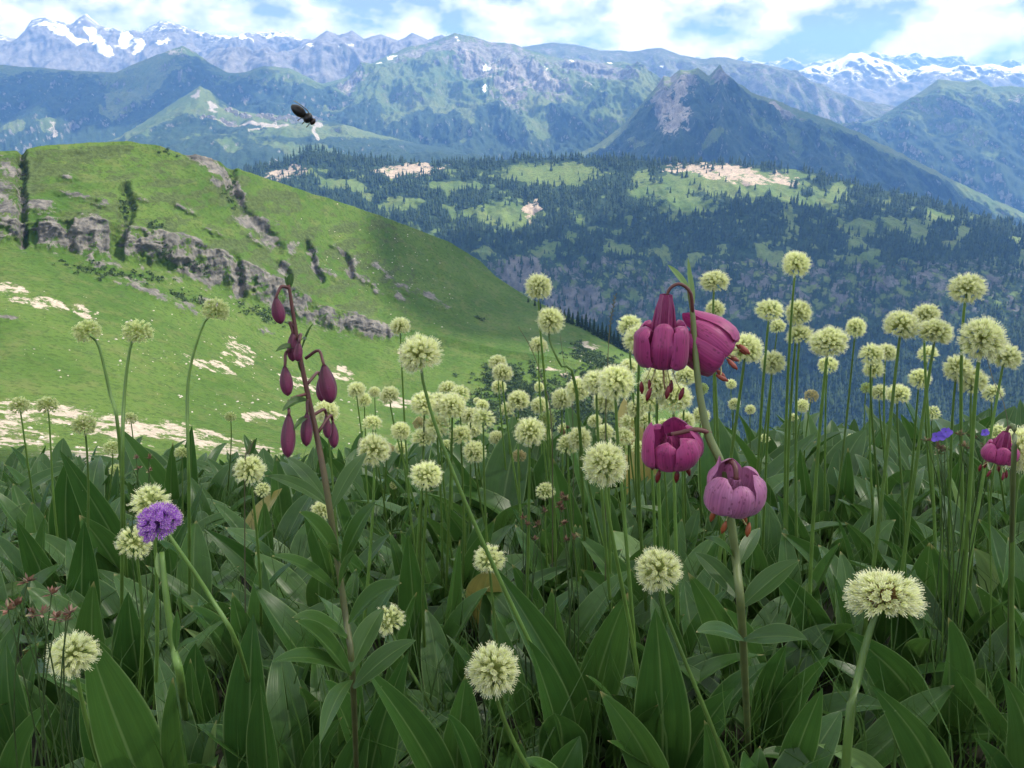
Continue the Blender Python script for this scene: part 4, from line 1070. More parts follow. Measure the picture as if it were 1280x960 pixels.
# ------------------------------------------------------------------ allium heads
def rand_frame(d):
    a = np.cross(d, [0.3, 0.5, 0.81]); a /= np.linalg.norm(a) + 1e-9
    return a, np.cross(d, a)
def head_mesh(seed, n, flat=1.0, sparse=0.0, hemi=-0.75, red=0.0, c1=(0.84, 0.88, 0.46), c2=(0.92, 0.93, 0.66), ped=(0.42, 0.48, 0.16), petal=1.0, mat_=None, stamen=1.0):
    r = np.random.default_rng(seed); m = MB()
    ga = math.pi * (3 - math.sqrt(5))
    for i in range(n):
        z = 1 - 2 * (i + 0.5) / n
        z = max(-0.999, min(0.999, z + r.normal(0, 0.03)))
        if z < hemi or r.random() < sparse: continue
        rad = math.sqrt(1 - z * z); th = i * ga + r.normal(0, 0.12)
        d = np.array([rad * math.cos(th), rad * math.sin(th), z])
        a, b = rand_frame(d)
        k = r.uniform(0.86, 1.06); sc = np.array([1, 1, flat])
        c0 = d * 0.04; c = d * 0.61 * k + r.normal(0, 0.015, 3)
        shade = r.uniform(0.86, 1.08)
        pc = np.array(ped) * (1 - red) + np.array((0.30, 0.07, 0.06)) * red
        w = 0.011
        m.add([(c0 + a * w) * sc, (c0 - a * w) * sc, (c + a * w) * sc, (c - a * w) * sc, (c0 + b * w) * sc, (c0 - b * w) * sc, (c + b * w) * sc, (c - b * w) * sc], [(0, 1, 3, 2), (4, 5, 7, 6)], pc)
        ph = r.uniform(0, 6.28); op = r.uniform(0.7, 1.15) * petal
        for j in range(6):
            e = a * math.cos(ph + j * math.pi / 3) + b * math.sin(ph + j * math.pi / 3)
            f = np.cross(d, e)
            p0 = c; p1 = c + d * 0.12 + e * 0.075 * op + f * 0.048; p2 = c + d * 0.25 * k + e * 0.098 * op; p3 = c + d * 0.12 + e * 0.075 * op - f * 0.048
            cc = np.array(c1) * shade
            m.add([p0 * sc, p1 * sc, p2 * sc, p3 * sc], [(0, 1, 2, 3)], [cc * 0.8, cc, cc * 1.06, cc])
            if stamen:
                e2 = a * math.cos(ph + (j + .5) * math.pi / 3) + b * math.sin(ph + (j + .5) * math.pi / 3); f2 = np.cross(d, e2)
                q1 = c + d * (0.345 + r.uniform(-.06, .04)) * k * stamen + e2 * 0.09 * op
                m.add([(c + d * .1 + f2 * 0.009) * sc, (c + d * .1 - f2 * 0.009) * sc, (q1 - f2 * 0.006) * sc, (q1 + f2 * 0.006) * sc], [(0, 1, 2, 3)], np.array(c2) * shade)
                m.add([(q1 + f2 * 0.016) * sc, (q1 + d * 0.022) * sc, (q1 - f2 * 0.016) * sc, (q1 - d * 0.02) * sc], [(0, 1, 2, 3)], np.array((0.88, 0.86, 0.52)) * shade)
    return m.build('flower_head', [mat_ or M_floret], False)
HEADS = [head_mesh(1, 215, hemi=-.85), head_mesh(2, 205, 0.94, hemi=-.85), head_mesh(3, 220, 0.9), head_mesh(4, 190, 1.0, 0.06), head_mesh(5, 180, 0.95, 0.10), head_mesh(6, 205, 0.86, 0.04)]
H_RED = head_mesh(7, 280, 0.80, 0.0, -0.5, red=0.6)
H_LOOSE = head_mesh(8, 130, 0.95, 0.25, -0.8)
H_GREEN = head_mesh(9, 150, 0.9, 0.15, -0.7, c1=(0.60, 0.68, 0.30), c2=(0.72, 0.74, 0.42), stamen=0.85)
H_PINCH = head_mesh(10, 170, 0.85, 0.35, -0.9)
H_BROWN = head_mesh(12, 150, 0.9, 0.25, -0.7, c1=(0.50, 0.46, 0.22), c2=(0.46, 0.36, 0.20), ped=(0.36, 0.34, 0.14), stamen=0.8)
H_BUD = head_mesh(13, 170, 1.05, 0.0, -0.9, c1=(0.58, 0.70, 0.30), petal=0.45, stamen=0)
H_LOP = head_mesh(14, 190, 0.9, 0.1, -0.35)
H_PURPLE = head_mesh(11, 190, 0.92, 0.0, -0.55, c1=(0.47, 0.19, 0.66), c2=(0.62, 0.36, 0.76), ped=(0.2, 0.1, 0.3), petal=1.5, mat_=M_purple, stamen=0.8)

def plant_stem(head, foot, r0, r1, via=None, bow=None):
    if via is not None: pts = smooth_path([foot] + via + [head], 16)
    else:
        mid = (head + foot) / 2 + (np.zeros(3) if bow is None else bow)
        up = head - np.array([0, 0, np.linalg.norm(head - foot) * 0.18])
        pts = bez([foot, mid, up * 0.7 + head * 0.3, head], 12)
    return tube(pts, np.linspace(r0, r1, len(pts)), 6)
def foot_at(fpx, y):
    x = 0.0
    for _ in range(6):
        z = float(ground_z(x, y)); dep_ = np.dot(np.array([x, y, z]) - CAM, FW); x = (fpx - 640) / F * dep_
    return np.array([x, y, float(ground_z(x, y)) - 0.015])

# groups for look-alikes
G_VALLEY = ('cream allium globe on a tall stem against the dark forested valley', 'alliums against the forested valley')
G_MEADOW = ('cream allium globe on a thin stem against the sunny green hillside', 'alliums against the sunny hillside')
G_LEAVES = ('cream allium globe nestled low among the broad leaves', 'alliums low among the leaves')
G_CROWD = ('small cream allium globe in the crowd behind the open purple lily', 'alliums crowded behind the lily')
G_GREY = ('small greenish allium globe in front of the pale scree', 'alliums in front of the scree')
# x, y, diameter, foot x, head mesh, label or group, real diameter cm
ALL = [
 (1105, 747, 97, 1035, H_RED, 'broad cream allium with dark red centre and long bare stem', 4.4),
 (1278, 562, 62, 1278, HEADS[0], 'large cream allium hiding half of the single pink lily', 4.2),
 (617, 838, 70, 745, HEADS[1], 'big cream allium low among broad leaves with stem leaning away', 4.6),
 (823, 713, 60, 945, HEADS[3], 'round cream allium directly beneath the nodding pale pink lily pair', 4.4),
 (756, 580, 61, 812, HEADS[0], 'large round cream allium beside the lowest dark pink lily', 4.4),
 (525, 443, 58, 745, HEADS[2], 'large pale allium on thick slanting stem before the cliff hillside', 4.6),
 (91, 818, 62, 170, HEADS[5], 'flattened cream allium beside the reddish withered clover heads', 4.4),
 (533, 594, 42, 538, HEADS[4], 'fluffy cream allium standing upright between leaf tips, stem straight', 4.0),
 (467, 563, 43, 440, HEADS[3], 'ragged cream allium just beside the leafy budded lily stem', 4.0),
 (612, 699, 43, 634, H_PINCH, 'half open sparse allium with a notch, above a straight stem', 4.0),
 (487, 775, 42, 590, H_LOOSE, 'loose see-through allium partly behind a lily leaf', 4.0),
 (312, 587, 40, 322, HEADS[4], 'cream allium beside the lowest hanging lily buds', 4.0),
 (188, 627, 50, 186, H_PINCH, 'split cream allium right behind the purple globe flower', 4.2),
 (168, 678, 44, 160, H_LOOSE, 'ragged cream allium touching the purple globe flower from below', 4.0),
 (662, 540, 40, 655, HEADS[1], 'cream allium with tall vertical stem rising over leaf mass centre', 4.0),
 (593, 565, 32, 640, HEADS[5], *G_LEAVES, 3.8), (682, 614, 26, 690, H_LOOSE, *G_LEAVES, 3.4),
 (408, 514, 32, 430, HEADS[0], 'cream allium peeping between the purple lily buds', 3.8),
 (402, 638, 28, 425, HEADS[4], *G_LEAVES, 3.6), (328, 612, 20, 335, H_LOOSE, *G_LEAVES, 3.4),
 (270, 388, 36, 236, H_GREEN, 'greenish allium on a strongly curved tall stem', 4.2),
 (172, 415, 40, 150, H_GREEN, 'greenish allium on a thick straight stem, neighbour leaning to it', 4.2),
 (109, 414, 38, 160, H_GREEN, 'greenish allium leaning on a slender stem beside a thicker one', 4.2),
 (24, 507, 25, 58, H_GREEN, *G_GREY, 4.0), (59, 507, 26, 80, H_GREEN, *G_GREY, 4.0), (105, 532, 31, 100, H_GREEN, *G_GREY, 4.0), (163, 523, 18, 175, H_GREEN, *G_GREY, 3.8), (140, 560, 22, 130, H_GREEN, *G_GREY, 3.8), (145, 588, 18, 150, H_GREEN, *G_GREY, 3.6), (227, 566, 20, 230, H_GREEN, *G_GREY, 3.6),
 (288, 521, 15, 277, H_GREEN, 'tiny brownish allium alone on a thin straight stem', 3.0),
 (500, 408, 28, 520, HEADS[2], *G_MEADOW, 4.0), (673, 359, 34, 695, HEADS[0], 'cream allium topping a stem with two more globes below it', 4.0), (688, 401, 37, 735, HEADS[1], 'cream allium on a sharply bent stem under a taller one', 4.2), (673, 432, 24, 700, HEADS[3], *G_MEADOW, 3.6),
 (893, 352, 37, 912, HEADS[2], 'cream allium directly above a smaller one beside the lily top', 4.2), (894, 387, 26, 905, HEADS[3], 'small cream allium right under a bigger one near the lily', 3.8), (932, 436, 45, 890, HEADS[0], 'large cream allium beside the side facing pink lily', 4.4),
 (995, 330, 37, 985, HEADS[2], 'highest cream allium standing alone against the dark valley wall', 4.2),
 (962, 388, 37, 945, HEADS[5], *G_VALLEY, 4.2), (998, 391, 35, 985, HEADS[1], *G_VALLEY, 4.2), (972, 408, 22, 940, HEADS[4], *G_VALLEY, 3.8), (1000, 421, 35, 1000, H_LOP, *G_VALLEY, 4.2), (1036, 428, 46, 1010, HEADS[2], *G_VALLEY, 4.4), (966, 453, 33, 952, HEADS[1], *G_VALLEY, 4.0), (1035, 456, 26, 1030, HEADS[4], *G_VALLEY, 4.0),
 (1070, 410, 27, 1030, HEADS[0], 'small lone allium on a slanting thin stem against the valley', 3.8),
 (1127, 407, 45, 1070, HEADS[5], *G_VALLEY, 4.4), (1158, 394, 36, 1170, HEADS[1], *G_VALLEY, 4.2), (1170, 415, 45, 1112, HEADS[2], *G_VALLEY, 4.4), (1209, 361, 46, 1205, HEADS[5], 'flattened allium rising highest above the tight cluster of five globes', 4.4), (1228, 424, 57, 1190, HEADS[0], 'largest allium of the tight cluster against the valley', 4.6), (1256, 446, 40, 1195, HEADS[3], *G_VALLEY, 4.4),
 (1090, 443, 30, 1110, HEADS[4], *G_VALLEY, 4.0), (1108, 441, 26, 1115, HEADS[0], *G_VALLEY, 4.0), (1092, 461, 26, 1100, HEADS[1], *G_VALLEY, 4.0), (1160, 443, 27, 1175, H_LOP, *G_VALLEY, 4.0), (1150, 473, 29, 1120, HEADS[3], *G_VALLEY, 4.0), (1197, 460, 36, 1185, HEADS[1], *G_VALLEY, 4.2), (1216, 477, 36, 1205, HEADS[4], *G_VALLEY, 4.2), (1241, 492, 27, 1262, H_LOP, *G_VALLEY, 4.0),
 (1123, 493, 30, 1135, HEADS[5], *G_VALLEY, 4.0), (1100, 491, 24, 1105, HEADS[3], *G_VALLEY, 4.0), (1083, 485, 16, 1080, H_BUD, *G_VALLEY, 3.4), (1166, 516, 20, 1172, H_LOOSE, *G_VALLEY, 3.6), (1014, 495, 19, 1005, H_BROWN, *G_VALLEY, 3.6), (1003, 507, 18, 990, HEADS[0], *G_VALLEY, 3.6), (992, 522, 12, 985, HEADS[3], *G_VALLEY, 3.0),
 (787, 407, 30, 800, HEADS[3], *G_CROWD, 4.2), (800, 424, 44, 815, HEADS[1], *G_CROWD, 4.4), (770, 478, 50, 800, HEADS[2], *G_CROWD, 4.4), (746, 478, 40, 770, HEADS[5], *G_CROWD, 4.2), (722, 487, 33, 775, HEADS[0], *G_CROWD, 4.2), (757, 502, 34, 760, HEADS[3], *G_CROWD, 4.0), (786, 458, 24, 790, HEADS[1], *G_CROWD, 3.8), (822, 478, 46, 835, HEADS[0], *G_CROWD, 4.4), (843, 497, 46, 848, HEADS[2], *G_CROWD, 4.4), (812, 500, 38, 815, HEADS[4], *G_CROWD, 4.2), (796, 511, 26, 808, HEADS[1], *G_CROWD, 3.8), (806, 525, 22, 815, HEADS[3], *G_CROWD, 3.6), (857, 470, 30, 860, HEADS[5], *G_CROWD, 4.0), (857, 527, 26, 862, HEADS[0], *G_CROWD, 3.8), (780, 545, 26, 770, HEADS[4], *G_CROWD, 3.8), (876, 520, 24, 880, HEADS[3], *G_CROWD, 3.8),
 (622, 453, 22, 640, HEADS[3], *G_MEADOW, 3.8), (628, 466, 28, 668, HEADS[1], *G_MEADOW, 4.0), (675, 507, 24, 720, HEADS[0], *G_MEADOW, 3.8), (634, 511, 20, 645, HEADS[4], *G_MEADOW, 3.6), (603, 507, 18, 600, HEADS[3], *G_MEADOW, 3.6), (596, 501, 10, 590, HEADS[1], *G_MEADOW, 3.0), (530, 505, 36, 525, HEADS[5], *G_MEADOW, 4.2), (565, 508, 36, 555, HEADS[0], *G_MEADOW, 4.2), (546, 532, 34, 548, HEADS[4], *G_MEADOW, 4.0), (487, 494, 27, 540, HEADS[2], *G_MEADOW, 4.0), (455, 500, 20, 462, HEADS[3], *G_MEADOW, 3.6), (468, 490, 16, 472, HEADS[1], *G_MEADOW, 3.4), (674, 484, 14, 680, HEADS[3], *G_MEADOW, 3.2),
 (649, 570, 19, 652, H_BROWN, *G_LEAVES, 3.4), (645, 555, 16, 648, H_LOOSE, *G_LEAVES, 3.2), (506, 590, 12, 505, H_LOOSE, *G_LEAVES, 3.0), (492, 606, 12, 495, H_LOOSE, *G_LEAVES, 3.0),
 (918, 505, 16, 920, HEADS[3], *G_VALLEY, 3.6), (938, 512, 14, 935, HEADS[1], *G_VALLEY, 3.4), (914, 480, 14, 916, HEADS[1], *G_VALLEY, 3.4), (1065, 547, 13, 1063, H_LOOSE, *G_VALLEY, 3.0), (1066, 562, 12, 1064, H_LOOSE, *G_VALLEY, 3.0), (956, 548, 14, 955, H_LOOSE, *G_VALLEY, 3.0), (1250, 541, 26, 1238, H_LOOSE, 'sparse green budded allium behind the half hidden pink lily', 3.6),
]
dr = random.Random(31); placed = [(e[0], e[1]) for e in ALL]
for _ in range(400):
    if len(placed) > 105 + 34: break
    x, y = dr.uniform(440, 880), dr.uniform(478, 562)
    if min((x - a) ** 2 + (y - b) ** 2 for a, b in placed) < 15 ** 2: continue
    placed.append((x, y)); g_ = G_CROWD if x > 735 else G_MEADOW
    ALL.append((x, y, dr.uniform(17, 32), x + dr.uniform(-12, 30), dr.choice(HEADS[:4] + [H_LOOSE, H_BROWN, H_BUD, H_LOP]), *g_, dr.uniform(3.4, 4.0)))
OWN = {(962, 388): 'flattish allium of the close pair below the highest lone globe', (998, 391): 'round allium on the stem line just below the highest lone globe', (972, 408): 'small allium half hidden between the close pair',
 (1000, 421): 'allium touching the side of a large globe against the valley', (1036, 428): 'large allium with a smaller globe right beneath it', (1035, 456): 'small allium directly beneath a large globe on the valley side', (966, 453): 'allium just beneath the close pair, beside a bigger globe',
 (1127, 407): 'allium on a long slanting stem overlapped by one behind', (1158, 394): 'allium half hidden behind two bigger globes', (1170, 415): 'large allium on the long dark slanting stem', (1256, 446): 'allium pressed against the side of the tight cluster\'s largest globe',
 (1092, 461): 'small allium directly below the joined small pair', (1160, 443): 'small allium under two overlapping big globes', (1197, 460): 'allium straight below the tight cluster\'s largest globe', (1216, 477): 'allium partly hidden behind another below the tight cluster',
 (1241, 492): 'small yellowish allium alone beneath the tight cluster', (1123, 493): 'allium beside a smaller one, low against the forest', (1100, 491): 'smaller allium overlapped by a larger, low against the forest', (1083, 485): 'tiny round allium alone on a hair thin stem against the forest',
 (770, 478): 'largest allium of the crowd behind the open lily', (722, 487): 'allium at the crowd\'s outer edge where two stems cross', (787, 407): 'topmost allium of the crowd, touching a bigger one', (800, 424): 'big allium right beside the open lily flower\'s tepals',
 (530, 505): 'pale allium beside the thick slanting stem, overlapping another', (565, 508): 'pale allium close behind the thick slanting stem', (628, 466): 'lower allium of a stacked pair before the dark scrub', (622, 453): 'upper smaller allium of a stacked pair before the dark scrub',
 (500, 408): 'allium directly behind the largest slanting one, before the cliff', (487, 494): 'allium on a bowed stem before the lower meadow', (593, 565): 'allium nestled against the thick slanting stem'}
ra = random.Random(8)
for i, e in enumerate(ALL):
    if len(e) == 8: px, py, dm, fx, hm_, lab, grp, cm = e
    else: px, py, dm, fx, hm_, lab, cm = e; grp = None
    lab = OWN.get((px, py), lab)
    real = cm / 100
    dist = F * real / dm * math.sqrt(1 + ((px - 640) ** 2 + (py - 480) ** 2) / F ** 2)
    h = P(px, py, dist)
    # keep every flower over ground it can grow from
    gzh = float(ground_z(h[0], h[1]))
    if h[2] - gzh < 0.10:
        for _ in range(30):
            dist *= 0.98; h = P(px, py, dist); gzh = float(ground_z(h[0], h[1]))
            if h[2] - gzh >= 0.10: break
    real_r = dm / F * dist / math.sqrt(1 + ((px - 640) ** 2 + (py - 480) ** 2) / F ** 2) / 2 * 1.08
    foot = foot_at(fx, h[1] + ra.uniform(-0.05, 0.10))
    t_ = thing('allium_plant', foot + [0, 0, 0.015], lab, 'flower', grp)
    loc = np.array(t_.location)
    attach = h - np.array([0, 0, real_r * 0.25])
    via = None; bow = np.array([ra.uniform(-.02, .02), ra.uniform(-.02, .02), 0])
    if (px, py) == (270, 388): via = [P(236, 600, dist * 1.0), P(234, 500, dist), P(240, 450, dist), P(256, 402, dist)]
    if (px, py) == (172, 415): via = [P(153, 590, dist), P(155, 500, dist), P(163, 434, dist)]
    if (px, py) == (109, 414): via = [P(150, 560, dist), P(137, 490, dist), P(123, 432, dist)]
    if (px, py) == (688, 401): via = [P(722, 500, dist * 1.02), P(700, 455, dist), P(687, 425, dist)]
    if (px, py) == (1105, 747): via = [P(1058, 950, dist * 1.03), P(1072, 850, dist * 1.01), P(1090, 780, dist)]
    r1 = max(0.0012, real_r * 0.065)
    V, Fc = plant_stem(attach, foot, r1 * 1.9, r1, via, bow)
    m = MB(); m.add(V - loc, Fc); link('stem', m.build('stem', [M_stem]), t_)
    ho = link('flower_head', hm_, t_, h - loc)
    ho.scale = (real_r * ra.uniform(.92, 1.05), real_r * ra.uniform(.92, 1.05), real_r * ra.uniform(.86, 1.05))
    ax = (h - foot); ax /= np.linalg.norm(ax)
    qd = Vector((0, 0, 1)).rotation_difference(Vector(ax))
    ho.rotation_mode = 'QUATERNION'
    ho.rotation_quaternion = qd @ Quaternion((0, 0, 1), ra.uniform(0, 6.28)) @ Quaternion((1, 0, 0), ra.uniform(-.25, .25))
    if (px, py) == (1105, 747):
        ho.rotation_quaternion = Quaternion((1, 0, 0), R_(-22)) @ Quaternion((0, 0, 1), 0.5)
    for k in range(2 if foot[1] > 0.8 else 1):
        lf = link('leaf', ra.choice(LEAVES), t_)
        s_ = ra.uniform(0.12, 0.19)
        lf.matrix_local = tuft_matrix(ra, ra.uniform(0, 6.28), ra.uniform(0.15, 0.6), s_, ra.uniform(0.7, 1.1))

# ------------------------------------------------------------------ martagon lilies
PET_A = np.array((0.27, 0.026, 0.12)); PET_B = np.array((0.40, 0.07, 0.21))
def tepal_geo(phi, R, H, tube_len, seed, colr, recurve=1.0, widef=1.0, squat=False):
    """one recurved tepal; axis runs down -Z from the pedicel at the origin"""
    r = np.random.default_rng(seed)
    ctrl = np.array([(0.16, 0.0), (0.26, 0.22 * tube_len), (0.34, 0.55 * tube_len + .05), (0.46, 0.86), (0.72, 1.02), (0.98, 0.92), (1.08, 0.72), (0.98, 0.50), (0.70, 0.40), (0.44, 0.50)])
    if squat: ctrl = np.array([(0.12, 0.0), (0.24, 0.28), (0.36, 0.62), (0.52, 0.90), (0.76, 1.02), (0.99, 0.84), (1.08, 0.46), (0.96, 0.12), (0.66, -0.04), (0.40, 0.12)])
    ctrl[5:] = ctrl[5:] + r.normal(0, 0.035, ctrl[5:].shape)
    if recurve != 1: ctrl[6:] = ctrl[6:] + np.array([(0.0, -0.05), (0.05, -0.16), (0.16, -0.34), (0.30, -0.75)]) * recurve
    c = smooth_path(np.column_stack([ctrl, np.zeros(len(ctrl))]), 20)[:, :2]
    rad = c[:, 0] * R * r.uniform(0.94, 1.06); z = -c[:, 1] * H
    u = np.linspace(0, 1, 20)
    w = (0.15 + 0.46 * np.sin(math.pi * np.clip((u - 0.05) / 0.95, 0, 1) ** 1.15) ** 0.8) * R * widef
    w[-1] = 0.04 * R; w[-2] = 0.20 * R; w[-3] = 0.34 * R; w = w * (1 if not squat else 1.04)
    s = np.linspace(-1, 1, 9)
    e = np.array([math.cos(phi), math.sin(phi), 0]); f = np.array([-math.sin(phi), math.cos(phi), 0])
    V = np.zeros((20, 9, 3)); C = np.zeros((20, 9, 3))
    # profile normal, so that the blade is cupped across
    dr = np.gradient(rad); dz = np.gradient(z); ln = np.hypot(dr, dz); nr, nzz = -dz / ln, dr / ln
    for j, sj in enumerate(s):
        cup = 0.42 * w * sj * sj * (0.15 + 0.85 * sstep(0.25, 0.55, u))
        lat = w * sj * (1 - 0.10 * sj * sj)
        V[:, j] = e * (rad + nr * cup)[:, None] + f * lat[:, None] + np.array([0, 0, 1.0]) * (z + nzz * cup)[:, None]
        k = 0.25 * abs(sj) + 0.15 * r.random()
        C[:, j] = (colr[0] * (1 - k) + colr[1] * k) * (0.85 + 0.3 * u[:, None])
    uv = np.stack(np.broadcast_arrays((s * .5 + .5)[None], u[:, None]), -1).reshape(-1, 2)
    return V.reshape(-1, 3), grid_faces(20, 9), uv, C.reshape(-1, 3)
def quat_from_to(v): return Vector((0, 0, 1)).rotation_difference(Vector([float(x) for x in v]))
def lily_flower(parent, P0, axis_up, R, H, tube_len, seed, cols, ped_path, ped_r, spin=0.0, stamens=True, recurve=None, ped_col=(0.10, 0.035, 0.03), label=None, anth=(0.14, 0.012, 0.02), stl=1.0, squat=False):
    """flower object at P0 (pedicel end), tepals, stamens and pedicel are its sub-parts"""
    loc = np.array(parent.location)
    q = quat_from_to(axis_up)
    m = MB(); V, Fc = tube(smooth_path(ped_path, 14), np.linspace(ped_r * 1.2, ped_r, 14), 7); m.add(V - P0, Fc, ped_col)
    fo = link('flower', m.build('flower', [M_lily_stem]), parent, P0 - loc)
    if label: fo['label'] = label
    r = np.random.default_rng(seed)
    for k in range(6):
        V, Fc, uv, C = tepal_geo(spin + k * math.pi / 3, R * (1.0 if k % 2 else 0.93), H, tube_len, seed * 10 + k, cols, 1.0 if recurve is None else recurve[k], 1.08 if k % 2 else 0.95, squat)
        te = link('tepal', mesh_from('tepal', V, Fc, [M_petal], uv, C), fo); te.rotation_mode = 'QUATERNION'; te.rotation_quaternion = q
    if stamens:
        for k in range(6):
            th = spin + 0.5 + k * math.pi / 3; e = np.array([math.cos(th), math.sin(th), 0])
            s0 = e * 0.10 * R + [0, 0, -0.5 * H]; s1 = e * 0.35 * R + [0, 0, -1.15 * H]; s2 = e * R * r.uniform(0.5, 0.85) + [0, 0, -H * (1.0 + 0.55 * stl * r.uniform(.7, 1.1))]
            m = MB(); V, Fc = tube(bez([s0, s1, s2], 7), 0.022 * R, 5); m.add(V, Fc, (0.42, 0.40, 0.16))
            ad = np.array([0.15 * e[1], -0.15 * e[0], -1.0]) + e * r.uniform(-.3, .3); ad /= np.linalg.norm(ad)
            V, Fc = tube([s2 - ad * 0.16 * R, s2, s2 + ad * 0.18 * R, s2 + ad * 0.34 * R], np.array([0.03, 0.085, 0.09, 0.03]) * R, 6); m.add(V, Fc, anth)
            st = link('stamen', m.build('stamen', [M_lily_stem]), fo); st.rotation_mode = 'QUATERNION'; st.rotation_quaternion = q
        m = MB(); V, Fc = tube(bez([(0, 0, -.4 * H), (0.05 * R, 0, -1.1 * H), (0.22 * R, 0.1 * R, -H * (1.05 + .5 * stl))], 8), np.linspace(0.05, 0.035, 8) * R, 6); m.add(V, Fc, (0.28, 0.20, 0.10))
        st = link('style', m.build('style', [M_lily_stem]), fo); st.rotation_mode = 'QUATERNION'; st.rotation_quaternion = q
    return fo
def lily_bud(parent, top, bot, w, ped_path, ped_r, seed):
    loc = np.array(parent.location); ax = bot - top; Lb = np.linalg.norm(ax); ax = ax / Lb
    a, b = rand_frame(ax); n, k = 14, 18
    m = MB(); u = np.linspace(0, 1, n)
    rad = w / 2 * (np.sin(math.pi * np.clip(u * 0.93 + 0.045, 0, 1)) ** 0.62) * (0.72 + 0.42 * u); rad[-1] *= 0.35
    th = np.arange(k) / k * 2 * math.pi
    rib = 1 - 0.16 * np.abs(np.sin(th * 1.5)) ** 6 - 0.05 * np.cos(6 * th)
    V = top + ax * (u * Lb)[:, None, None] + (rad[:, None, None] * rib[None, :, None]) * (np.cos(th)[None, :, None] * a + np.sin(th)[None, :, None] * b)
    C = np.zeros((n, k, 3)); base = np.array((0.075, 0.014, 0.032)); mid = np.array((0.19, 0.032, 0.085)); tipc = np.array((0.07, 0.018, 0.03))
    for i_ in range(n):
        x = u[i_]; cc = base * (1 - x) + mid * x if x < 0.85 else mid * (1 - (x - .85) / .15) + tipc * (x - .85) / .15
        C[i_] = cc * (0.75 + 0.5 * np.abs(np.cos(th * 1.5))[:, None])
    uv = np.stack(np.broadcast_arrays((th / 6.283)[None], u[:, None]), -1)
    Fc = [(i_ * k + j, i_ * k + (j + 1) % k, (i_ + 1) * k + (j + 1) % k, (i_ + 1) * k + j) for i_ in range(n - 1) for j in range(k)] + [tuple(range(k)), tuple((n - 1) * k + j for j in reversed(range(k)))]
    m.add((V - top).reshape(-1, 3), Fc, C.reshape(-1, 3), uv.reshape(-1, 2))
    bo = link('bud', m.build('bud', [M_petal]), parent, top - loc)
    m = MB(); V, Fc = tube(smooth_path(ped_path, 12), np.linspace(ped_r * 1.2, ped_r, 12), 7); m.add(V - top, Fc, (0.09, 0.03, 0.03))
    link('pedicel', m.build('pedicel', [M_lily_stem]), bo)
    return bo
def px_leaf(parent, base, tip, w, d0, d1, seed, m_=None, sag=0.15, face=None):
    r = np.random.default_rng(seed)
    b = P(*base, d0); tp_ = P(*tip, d1); L_ = np.linalg.norm(tp_ - b)
    mid = (b + tp_) / 2 + np.array([0, r.uniform(-.1, .1), 1.0]) * L_ * sag
    c = bez([b, mid, tp_], 16); toc = (CAM - c.mean(0)); toc /= np.linalg.norm(toc)
    fc = toc * 0.6 + np.array([r.uniform(-.3, .3), 0, 0.8]) if face is None else np.array(face)
    V, Fc, uv = leaf_geo(c, w / F * (d0 + d1) / 2, fc, r.uniform(0.15, 0.45), m=9, wave=r.uniform(0, .03), seed=seed, shape=0.9, wmin=0.15)
    return link('leaf', mesh_from('leaf', V - np.array(parent.location), Fc, [m_ or M_lily_leaf], uv), parent)

# lily with closed buds
D1 = 0.66
foot1 = foot_at(446, 0.74)
lily1 = thing('lily_plant', foot1, 'budded lily with closed dark purple hanging buds on a brown red stem', 'lily')
sp = [P(361, 356, D1), P(366, 390, D1), P(374, 440, D1), P(384, 490, D1), P(396, 545, D1), P(408, 610, D1), P(420, 690, D1 * 1.02), P(432, 770, D1 * 1.04), P(441, 850, D1 * 1.06), foot1]
path = smooth_path(sp, 46); u = np.linspace(0, 1, 46)
m = MB(); V, Fc = tube(path - foot1, 0.0012 + 0.0013 * np.clip(u * 1.8, 0, 1), 9)
k9 = np.repeat(u, 9)[:, None]; m.add(V, Fc, np.array((0.085, 0.028, 0.022)) * (1 - sstep(0.3, 0.7, k9)) + np.array((0.075, 0.085, 0.028)) * sstep(0.3, 0.7, k9))
link('stem', m.build('stem', [M_lily_stem]), lily1)
for sd, (stem_pt, arch, top, bot, w, dd) in enumerate([
    ((361, 360), (352, 358), (345, 372), (351, 405), 19, .99), ((369, 410), (362, 402), (366, 416), (366, 452), 17, 1.0), ((372, 436), (358, 440), (356, 458), (360, 495), 18, .985), ((382, 448), (398, 438), (405, 456), (414, 504), 25, .98),
    ((386, 500), (384, 502), (384, 516), (383, 558), 17, .99), ((384, 492), (362, 500), (361, 518), (360, 572), 20, .975), ((398, 540), (412, 520), (416, 528), (418, 560), 15, 1.03), ((384, 480), (396, 466), (400, 472), (402, 502), 14, 1.04), ((370, 425), (376, 418), (374, 428), (372, 452), 13, .98), ((390, 520), (404, 512), (408, 520), (410, 548), 13, 1.02)]):
    d = D1 * dd
    lily_bud(lily1, P(*top, d), P(*bot, d), w / F * D1 * 0.92, [P(*stem_pt, D1), P(*arch, (d + D1) / 2), P(top[0] + (arch[0] - top[0]) * 0.2, top[1] - 4, d), P(top[0], top[1] + 1, d)], 0.0011, sd)
for sd, (b, tp_, w, k) in enumerate([((361, 362), (365, 342), 9, 1.0), ((361, 362), (356, 345), 4, 1.0), ((372, 436), (344, 440), 9, .98), ((380, 470), (372, 452), 6, 1.0), ((386, 500), (352, 515), 11, .97), ((376, 440), (392, 404), 3, 1.0), ((390, 520), (366, 540), 8, .97), ((374, 428), (383, 425), 8, .98)]):
    px_leaf(lily1, b, tp_, w, D1, D1 * k, 300 + sd, sag=0.25)
